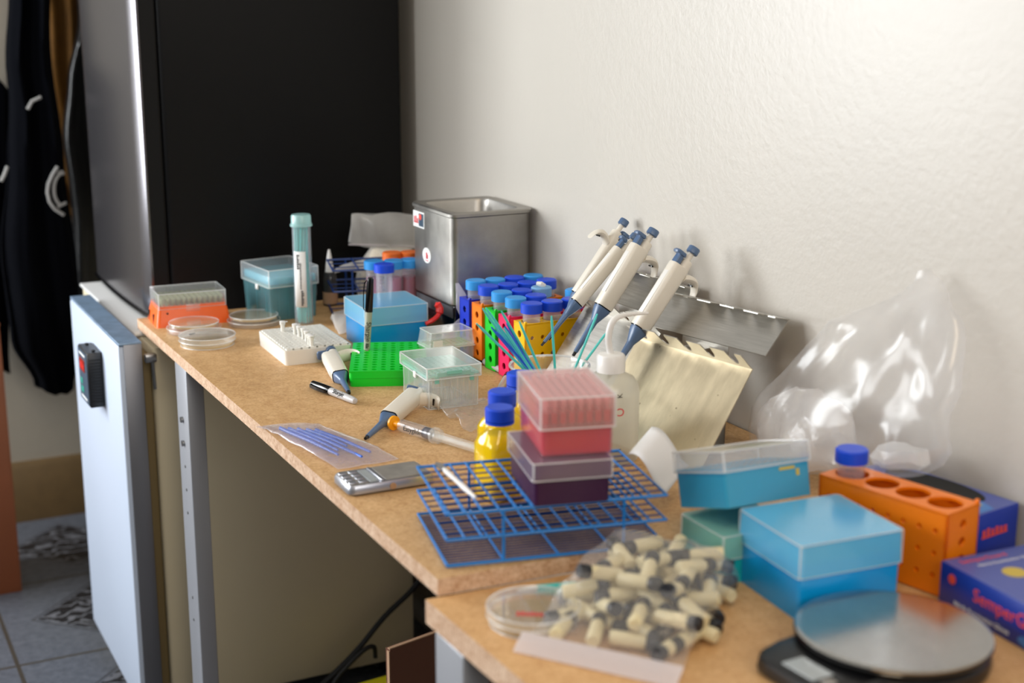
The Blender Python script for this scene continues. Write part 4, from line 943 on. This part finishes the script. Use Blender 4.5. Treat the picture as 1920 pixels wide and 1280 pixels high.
# ------------------------------------------------------------------ blue wire rack with boxes on it
zt_ = T+.003
wmw = base_mw(.6825, 1.2895, zt_, -12)
wire_rack('wire_rack', 'three tier blue wire rack at the near end of the long table', wmw, .233, .154, (0, .0275, .0545), (4, 13, 13), (22, 9, 9), .0013)
ztop = zt_+.0545+.0026
t = thing('scalpel', 'thin silver white scalpel lying across the blue wire rack', 'scalpel', (0, 0, 0))
p, q = atz(818, 867, ztop+.003), atz(893, 934, ztop+.003)
MB().tube([p.lerp(q, .2), p.lerp(q, .3), p.lerp(q, .55), p.lerp(q, .72), q.lerp(p, .02)], [.0022, .003, .0024, .0032, .0016], 8).done('handle', 'white', t)
d = (q-p).normalized(); sd = V((-d.y, d.x, 0)); b = MB(); b.loft([[x+sd*w_*s for s, x in ((1, x), (-1, x))]+[x-sd*w_+V((0, 0, .0008)), x+sd*w_+V((0, 0, .0008))] for x, w_ in ((p, .0005), (p.lerp(q, .06), .0045), (p.lerp(q, .2), .004), (p.lerp(q, .24), .0015))]); b.done('blade', 'steelthin', t)

mw = base_mw(.6895, 1.2575, ztop, -13.6)
t = thing('freezer_box', 'dark purple box with mauve lid, lower of the two stacked on the wire rack', 'storage box', mw=mw)
MB().shell(.0785, .108, .0795, .109, 0, .033, .0018, .004).done('base', 'purple', t)
MB().shell(.0843, .1138, .083, .112, .0265, .0455, .0015, .004, up=False).done('lid', 'purplelid', t); bead(t, .0838, .1133, (.027, .0452), (.0265, .0452))
MB().loft([rrect(.076, .105, .003, .004), rrect(.076, .105, .003, .0315)]).done('insert', 'purple', t)
mw = base_mw(.7024, 1.2683, ztop+.0457, -15.2)
t = thing('tip_box', 'see through pink tip box stacked on top of the dark purple box', 'tip box', mw=mw)
MB().shell(.0745, .107, .0755, .108, 0, .034, .0014, .004).done('base', 'pinkwall', t)
MB().loft([rrect(.0705, .103, .003, .0018), rrect(.0715, .104, .003, .030)]).done('block', 'pinkfill', t)
b = MB(); b.holed(.073, .1055, .012, 8, 12, .0034, 10); b.done('tray', 'pinkfill', t, (0, 0, .0345))
MB().shell(.0793, .1136, .0783, .1126, .0295, .0625, .0014, .004, up=False).done('lid', 'pinklid', t); bead(t, .0788, .1131, (.030, .0622), (.0295, .0622), .0011)
p = tip('pipette_tip', 'tippink', .0029, .038)
spread(p, mw, [((i-3.5)*.0091, (j-5.5)*.0088, .0205) for j in range(12) for i in range(8)], 'pale pink pipette tip in the see through pink box', 'tips in the pink box')
b = bag(interp([(aty(966, 866, 1.30), (.001, .002, .001), .0008), (aty(985, 872, 1.272), (.002, .006, .006), .004), (aty(1003, 880, 1.25), (.001, .004, .006), .001)], 4), (.6, .4, .6), 16, 4, .002) if 0 else None

# curled white paper
pt = [(aty(*a, 1.345), aty(*c, 1.312)) for a, c in (((1176, 851), (1203, 892)), ((1198, 824), (1228, 872)), ((1222, 799), (1252, 846)))]
b = MB()
prof = [(.0, .0), (.012, .010), (.026, .012), (.042, .008), (.058, -.002), (.072, -.016)]
A0, A1 = aty(1177, 852, 1.335), aty(1222, 800, 1.365)       # one straight edge
side = (aty(1291, 872, 1.30)-A1); 
def pf(i, j):
    s = j; base = A0.lerp(A1, i); q = base+side*s; q.z += .016*math.sin(PI*min(1, s*1.15))*(1-.2*i); q.x -= .004*math.sin(PI*s); return q
b.grid(pf, 6, 14); tag(b.done('folded_paper', 'paper', solid=.0006), 'folded sheet of white paper standing beside the squeeze bottle', 'paper')
# ------------------------------------------------------------------ nearer table
storage('bright blue storage box with pale lid behind the round kitchen scale', .876, 1.060, T2, -4.6, .119, .112, .0765, .034, 'bigblue', 'lidbig', ribs=1)
storage('teal storage box with pale green lid under the tilted box', .842, 1.151, T2, 0, .0884, .0784, .0524, .026, 'tealbox', 'lidteal')
# tilted box leaning on the teal one
mwt = Matrix.Translation((.8618, 1.1702, .8145)) @ Matrix.Rotation(math.radians(8.6), 4, 'Z') @ Matrix.Rotation(math.radians(-15.4), 4, 'X') @ Matrix.Rotation(math.radians(4.2), 4, 'Y')
t = thing('tip_box', 'tilted cyan tip box with frosted lid on top of the teal box', 'tip box', mw=mwt @ Matrix.Translation((0, 0, -.0287)))
w, d = .1238, .079
MB().shell(w*.955, d*.95, w*.965, d*.96, 0, .038, .0015, .004).done('base', 'cyanbox', t)
MB().holed(w*.95, d*.94, .003, 12, 8, .0032, 8).done('tray', 'cyanbox', t, (0, 0, .036))
MB().shell(w, d, w*.985, d*.98, .036, .0575, .0015, .004, up=False).done('lid', 'lidclear', t); bead(t, w*.992, d*.99, (.0365, .0572), (.036, .0572), .001)
for k in range(6): MB().lathe([(.0066, 0), (.0066, .03)], 14).done('vial_well', 'lidclear', t, (-w*.36+k*.0175, -d*.34, .003))
b = MB(); b.box((.026, -d*.4815, .0315), (.022, .0006, .003)); b.box((.041, -d*.4815, .026), (.0045, .0006, .007)); b.done('printed_mark', 'seal', t)
MB().box((.022, -.01, .0565), (.055, .05, .0006)).done('lid_label', 'tipgreen', t)

# large orange rack with one tube
mwo = base_mw(.9835, 1.0715, T2, 12.5+90)
rk = strip_rack('large orange tube rack between the bright blue box and the wall', '', 'orange', mwo @ Matrix.Rotation(0, 4, 'Z'), w=.158, d=.0535, h=.0885, n=4, r=.0178, t_=.003, side=.0028)
q = mwo.inverted() @ V((.976, 1.134, T2)); p = mwo @ V((.0592, 0, 0))
o = tube50('single tube with dark blue cap standing in the large orange rack', 'capblue', None, Lh=.116, r=.0145); o.location = (p.x, p.y, T2)

# glove boxes
def glove_box(label, mw, w, d, h, words):
    """w across, d long, origin at the far near-side corner bottom; long side runs to -y"""
    t = thing('glove_box', label, 'glove box', mw=mw)
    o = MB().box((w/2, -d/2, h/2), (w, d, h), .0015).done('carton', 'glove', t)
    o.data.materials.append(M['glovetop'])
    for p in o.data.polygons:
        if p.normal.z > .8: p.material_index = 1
    return t
BW, BD, BH = .112, .235, .0435
mwg = Matrix.Translation((.9655, .985, T2)) @ Matrix.Rotation(math.radians(-3), 4, 'Z')
t = glove_box('blue printed glove carton at the right edge beside the kitchen scale', mwg, BW, BD, BH, True)
fx = frame((-.0004, 0, 0), V((0, -1, 0)), V((0, 0, 1)), V((-1, 0, 0)))
def side_txt(par, s, size, m, x, z, X=fx): text('printed_word', s, size, m, par, X @ Matrix.Translation((x, z, 0)))
side_txt(t, 'SemperGuard', .0185, 'glovered', .100, .0265)
side_txt(t, 'Nitrile Examination Gloves', .0068, 'label', .06, .0085)
b = MB(); b.loft([circ(.005, 0, 20), circ(.005, .0004, 20)]); o = b.done('printed_emblem', 'glovered', t); o.matrix_local = fx @ Matrix.Translation((.018, .031, 0))
b = MB(); b.loft([circ(.013, 0, 24, ry=.005), circ(.013, .0004, 24, ry=.005)]); o = b.done('printed_shape', 'glovelight', t); o.matrix_local = fx @ Matrix.Translation((.122, .0085, 0))
fz = frame((0, 0, BH), V((1, 0, 0)), V((0, 1, 0)), V((0, 0, 1)))
text('printed_word', 'SemperGuard', .010, 'glovered', t, fz @ Matrix.Translation((.042, -.012, 0))); text('printed_word', 'Nitrile Examination Gloves', .0065, 'label', t, fz @ Matrix.Translation((.06, -.025, 0)))
o = MB().loft([circ(.012, 0, 24), circ(.012, .0005, 24)]).done('seal', 'seal', t, (.045, -.052, BH))
o = MB().loft([circ(.024, 0, 24, ry=.045), circ(.024, .0004, 24, ry=.045)]).done('opening', 'rubber', t, (.075, -.125, BH))
bag(interp([((.072, -.06, BH+.0006), (.004, 0, 0), .001), ((.076, -.07, BH+.008), (.012, .004, 0), .007), ((.078, -.1, BH+.008), (.014, .002, 0), .007), ((.074, -.12, BH+.002), (.006, 0, 0), .002)], 4), (0, 0, 1), 20, 7, .003).done('glove_finger', 'gloveblue', t)
mwg2 = Matrix.Translation((1.006, 1.178, T2)) @ Matrix.Rotation(math.radians(9), 4, 'Z')
h2 = .07
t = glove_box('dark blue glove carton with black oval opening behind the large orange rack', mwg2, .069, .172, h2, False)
o = MB().loft([circ(.024, 0, 32, ry=.062), circ(.024, .0006, 32, ry=.062)]).done('opening', 'rubber', t, (.042, -.085, h2)); o.rotation_euler.z = .02
o = MB().loft([[V((0, 0, 0)), V((.026, .0, 0)), V((.045, .05, 0)), V((.018, .05, 0))], [V((0, 0, .0004)), V((.026, 0, .0004)), V((.045, .05, .0004)), V((.018, .05, .0004))]]).done('printed_shape', 'glovelight', t, (.006, -.168, h2))
MB().box((.022, -.150, h2+.0004), (.018, .010, .0005)).done('printed_panel', 'seal', t)
print_bars('printed_word', .042, .012, 6, 'glovered', t, frame((.03, -.1724, .05), V((1, 0, 0)), V((0, 0, 1)), V((0, -1, 0))))
bag(interp([((.030, -.008, h2+.002), (.014, 0, 0), .0015), ((.032, -.02, h2+.006), (.02, .004, 0), .005), ((.034, -.036, h2+.004), (.014, .002, 0), .003)], 3), (0, 0, 1), 18, 4, .002).done('plastic_flap', 'bagthin', t)

# kitchen scale
kx, ky = .842, .9115
t = thing('kitchen_scale', 'black kitchen scale with round silver platter at the front of the nearer table', 'scale', (kx, ky, T2))
ta = math.radians(184)          # the display tab points to the user side
pts = []
for k in range(40):
    a = ta+math.radians(38)+math.radians(284)*k/39; pts.append((.0865*math.cos(a), .0865*math.sin(a)))
c_, s_ = math.cos(ta), math.sin(ta)
for x, y in ((.094, -.052), (.116, -.046), (.126, -.036), (.128, -.02), (.128, .02), (.126, .036), (.116, .046), (.094, .052)): pts.append((c_*x-s_*y, s_*x+c_*y))
b = MB(); b.loft([[V((x*k, y*k, z)) for x, y in pts] for k, z in ((.94, 0), (.985, .003), (1, .009), (.985, .0155), (.95, .018))]); b.done('base', 'black', t)
MB().lathe([(.070, .017), (.082, .0185), (.0865, .022), (.0875, .0245), (.0865, .0255)], 56).done('ring', 'blackgloss', t)
MB().lathe([(.083, .0245), (.0865, .0262), (.0868, .0278), (.0845, .0286), (.0815, .0284), (.0, .0284)], 64, cap1=False).done('platter', 'platter', t)
Xl = Matrix.Rotation(ta, 4, 'Z')
b = MB(); b.X = Xl; b.box((.1055, .006, .0182), (.024, .040, .0012), .001); b.done('display', 'lcd', t)
b = MB(); b.X = Xl; b.box((.107, .034, .0182), (.012, .011, .0012), .002); b.done('button', 'silverdk', t)

# petri dish with red writing
t = petri(.590, 1.124, T2, 'pale agar petri dish with red writing on the nearer table', R=.0445)
MB().lathe([(.040, .0050), (.040, .0056)], 32).done('culture', 'agar', t)
print_bars('red_writing', .026, .010, 6, 'inkred', t, frame((-.012, -.016, .0176), V((.86, -.5, 0)), V((.5, .86, 0)), V((0, 0, 1))))
# pens
p, q = atz(970, 1107, T2+.004), atz(1105, 1094, T2+.004); d = (q-p).normalized()
t = thing('pen', 'teal pen lying along the step between the two tables', 'pen', mw=along(p, p+d*.13, (0, 0, 1)))
MB().lathe([(.0012, 0), (.0038, .014), (.004, .02)], 12).done('tip', 'white', t); MB().lathe([(.004, .02), (.004, .060)], 12).done('grip', 'teal', t); MB().lathe([(.0041, .06), (.0041, .1)], 12).done('band', 'slatedk', t); MB().lathe([(.004, .1), (.004, .13), (.003, .132)], 12).done('barrel_end', 'capcyan', t)
p, q = atz(1004, 1111, T2+.003), atz(1140, 1108, T2+.003); d = (q-p).normalized()
t = thing('pen', 'slim pale green and dark pen beside the teal pen', 'pen', mw=along(p, p+d*.12, (0, 0, 1)))
MB().lathe([(.001, 0), (.003, .01), (.003, .05)], 12).done('front', 'aqua', t); MB().lathe([(.0031, .05), (.0031, .115), (.002, .12)], 12).done('barrel', 'slatedk', t)

# bag of vials
o0 = V((.6035, 1.020, T2)); e1 = V((.785, .575, 0)).normalized(); e2 = V((-.676, .737, 0)); e2 = (e2-e1*e2.dot(e1)).normalized()
def BL(u, v, z): return o0+e1*u+e2*v+V((0, 0, z))
t = thing('vial_bag', 'clear zip bag of small cream and black vials at the front of the nearer table', 'bag', (0, 0, 0))
rows = []
for u, hw, th, sk in ((-.002, .075, .001, 0), (.008, .075, .004, 0), (.03, .073, .014, 0), (.06, .071, .025, .0), (.10, .072, .032, .0), (.145, .072, .034, 0), (.18, .068, .027, 0), (.205, .060, .012, 0), (.22, .056, .003, 0)):
    rows.append((BL(u, sk, th+.0022), e2*hw, th))
b = bag(interp(rows, 3), (0, 0, 1), 40, 2, .003, .75, zmin=T2+.0012); b.done('film', 'bagthin', t)
b = MB(); b.loft([[BL(-.018, v, .001), BL(-.002, v, .010), BL(.001, v, .0115), BL(.001, v, .0135), BL(-.003, v, .0125), BL(-.0085, v, .0085), BL(-.011, v, .0085), BL(-.019, v, .0025)] for v in (-.078, -.03, .02, .078)]); b.done('zip', 'zipm', t)
def vial(label):
    t = thing('vial', label, 'vial', group='vials in the zip bag')
    MB().lathe([(.0058, 0), (.0068, .0014), (.0068, .030), (.005, .034), (.0046, .037)], 14).done('glass', 'vial', t)
    MB().lathe([(.0066, .0335), (.0072, .0345), (.0072, .0435), (.0062, .045)], 14).done('cap', 'vialcap', t); return t
rnd = random.Random(11); v0 = None; n_ = 0
for lay, (u0, u1, hw) in enumerate(((.034, .20, .056), (.056, .193, .050), (.085, .175, .040))):
    zc = .011+.017*lay
    nu = int((u1-u0)/.0235)+1; nv = int(2*hw/.032)+1
    for i in range(nu):
        for j in range(nv):
            if rnd.random() < .06: continue
            u = u0+(u1-u0)*i/max(1, nu-1)+rnd.uniform(-.003, .003); v = -hw+2*hw*j/max(1, nv-1)+rnd.uniform(-.004, .004); v *= 1-.35*max(0, (u-.14)/.06)
            a = rnd.uniform(0, 2*PI); up_ = rnd.uniform(-.35, .35)
            dd = e1*math.cos(a)+e2*math.sin(a)+V((0, 0, up_*(1 if lay else .25))); dd.normalize()
            c = BL(u, v, zc+rnd.uniform(-.001, .002)); m_ = along(c-dd*.022, c+dd*.022, (0, 0, 1))
            lb = 'small cream vial with a black cap lying in the clear zip bag'
            if v0 is None: v0 = vial(lb); v0.matrix_world = m_
            else: dup(v0, mw=m_)
            n_ += 1

# large clear bag against the wall
def BG(u, v, x): q = atx(u, v, x); return q
rows = []
for ul, vl, ur, vr, x, th in ((1422, 880, 1728, 893, 1.035, .012), (1408, 845, 1755, 880, 1.035, .034), (1410, 800, 1778, 850, 1.04, .040), (1418, 762, 1780, 812, 1.043, .040), (1440, 730, 1783, 775, 1.047, .038), (1490, 682, 1800, 735, 1.052, .033), (1530, 636, 1798, 690, 1.056, .028), (1569, 594, 1795, 640, 1.062, .022), (1610, 580, 1789, 604, 1.066, .018), (1664, 562, 1776, 574, 1.07, .014), (1697, 545, 1757, 545, 1.074, .010), (1715, 527, 1748, 525, 1.078, .007), (1722, 508, 1742, 506, 1.08, .004)):
    a, c = BG(ul, vl, x), BG(ur, vr, x); rows.append(((a+c)/2, (c-a)/2, th))
# the foot of the bag rests on the table
t = thing('plastic_bag', 'large upright clear plastic bag leaning against the wall beside the orange rack', 'bag', (0, 0, 0))
b = bag(interp(rows, 4), (1, 0, 0), 56, 6, .006, .8, fq=20, zmin=T+.002); b.done('film', 'bag', t, angle=70)
rows = []
for ul, vl, ur, vr, x, th in ((1432, 872, 1600, 885, 1.035, .010), (1424, 838, 1612, 872, 1.035, .026), (1426, 790, 1606, 830, 1.04, .030), (1440, 758, 1588, 785, 1.042, .026), (1462, 738, 1560, 752, 1.044, .018), (1490, 726, 1530, 730, 1.046, .006)):
    a, c = BG(ul, vl, x), BG(ur, vr, x); rows.append(((a+c)/2, (c-a)/2, th))
tag(bag(interp(rows, 4), (1, 0, 0), 40, 8, .006, .85, fq=34, zmin=T+.004).done('plastic_bag', 'bagwhite'), 'crumpled milky white bag packed inside the large clear bag', 'bag')
rows = [(((BG(ul, vl, 1.05)+BG(ur, vr, 1.05))/2), (BG(ur, vr, 1.05)-BG(ul, vl, 1.05))/2, th) for ul, vl, ur, vr, th in ((1640, 868, 1720, 886, .004), (1638, 850, 1738, 872, .016), (1652, 832, 1730, 848, .012), (1672, 826, 1712, 832, .003))]
tag(bag(interp(rows, 4), (1, 0, 0), 24, 3, .004).done('plastic_wad', 'bagfog'), 'greyish wad of film at the right foot of the large clear bag', 'bag')

# twisted clear strip before the bath
rows = [(aty(857, 532, 2.078), (.003, 0, 0), .001), (aty(864, 550, 2.075), (.010, .004, 0), .003), (aty(868, 574, 2.07), (.014, .004, 0), .004), (aty(870, 594, 2.066), (.008, .005, 0), .003), (aty(858, 603, 2.062), (.014, .005, .006), .004), (aty(846, 618, 2.06), (.018, .004, .003), .004), (aty(840, 636, 2.055), (.018, .004, .002), .002)]
tag(bag(interp(rows, 3), (.2, 1, .2), 24, 4, .003).done('plastic_bag', 'sleeve'), 'twisted clear bag standing before the corner of the steel bath', 'bag')
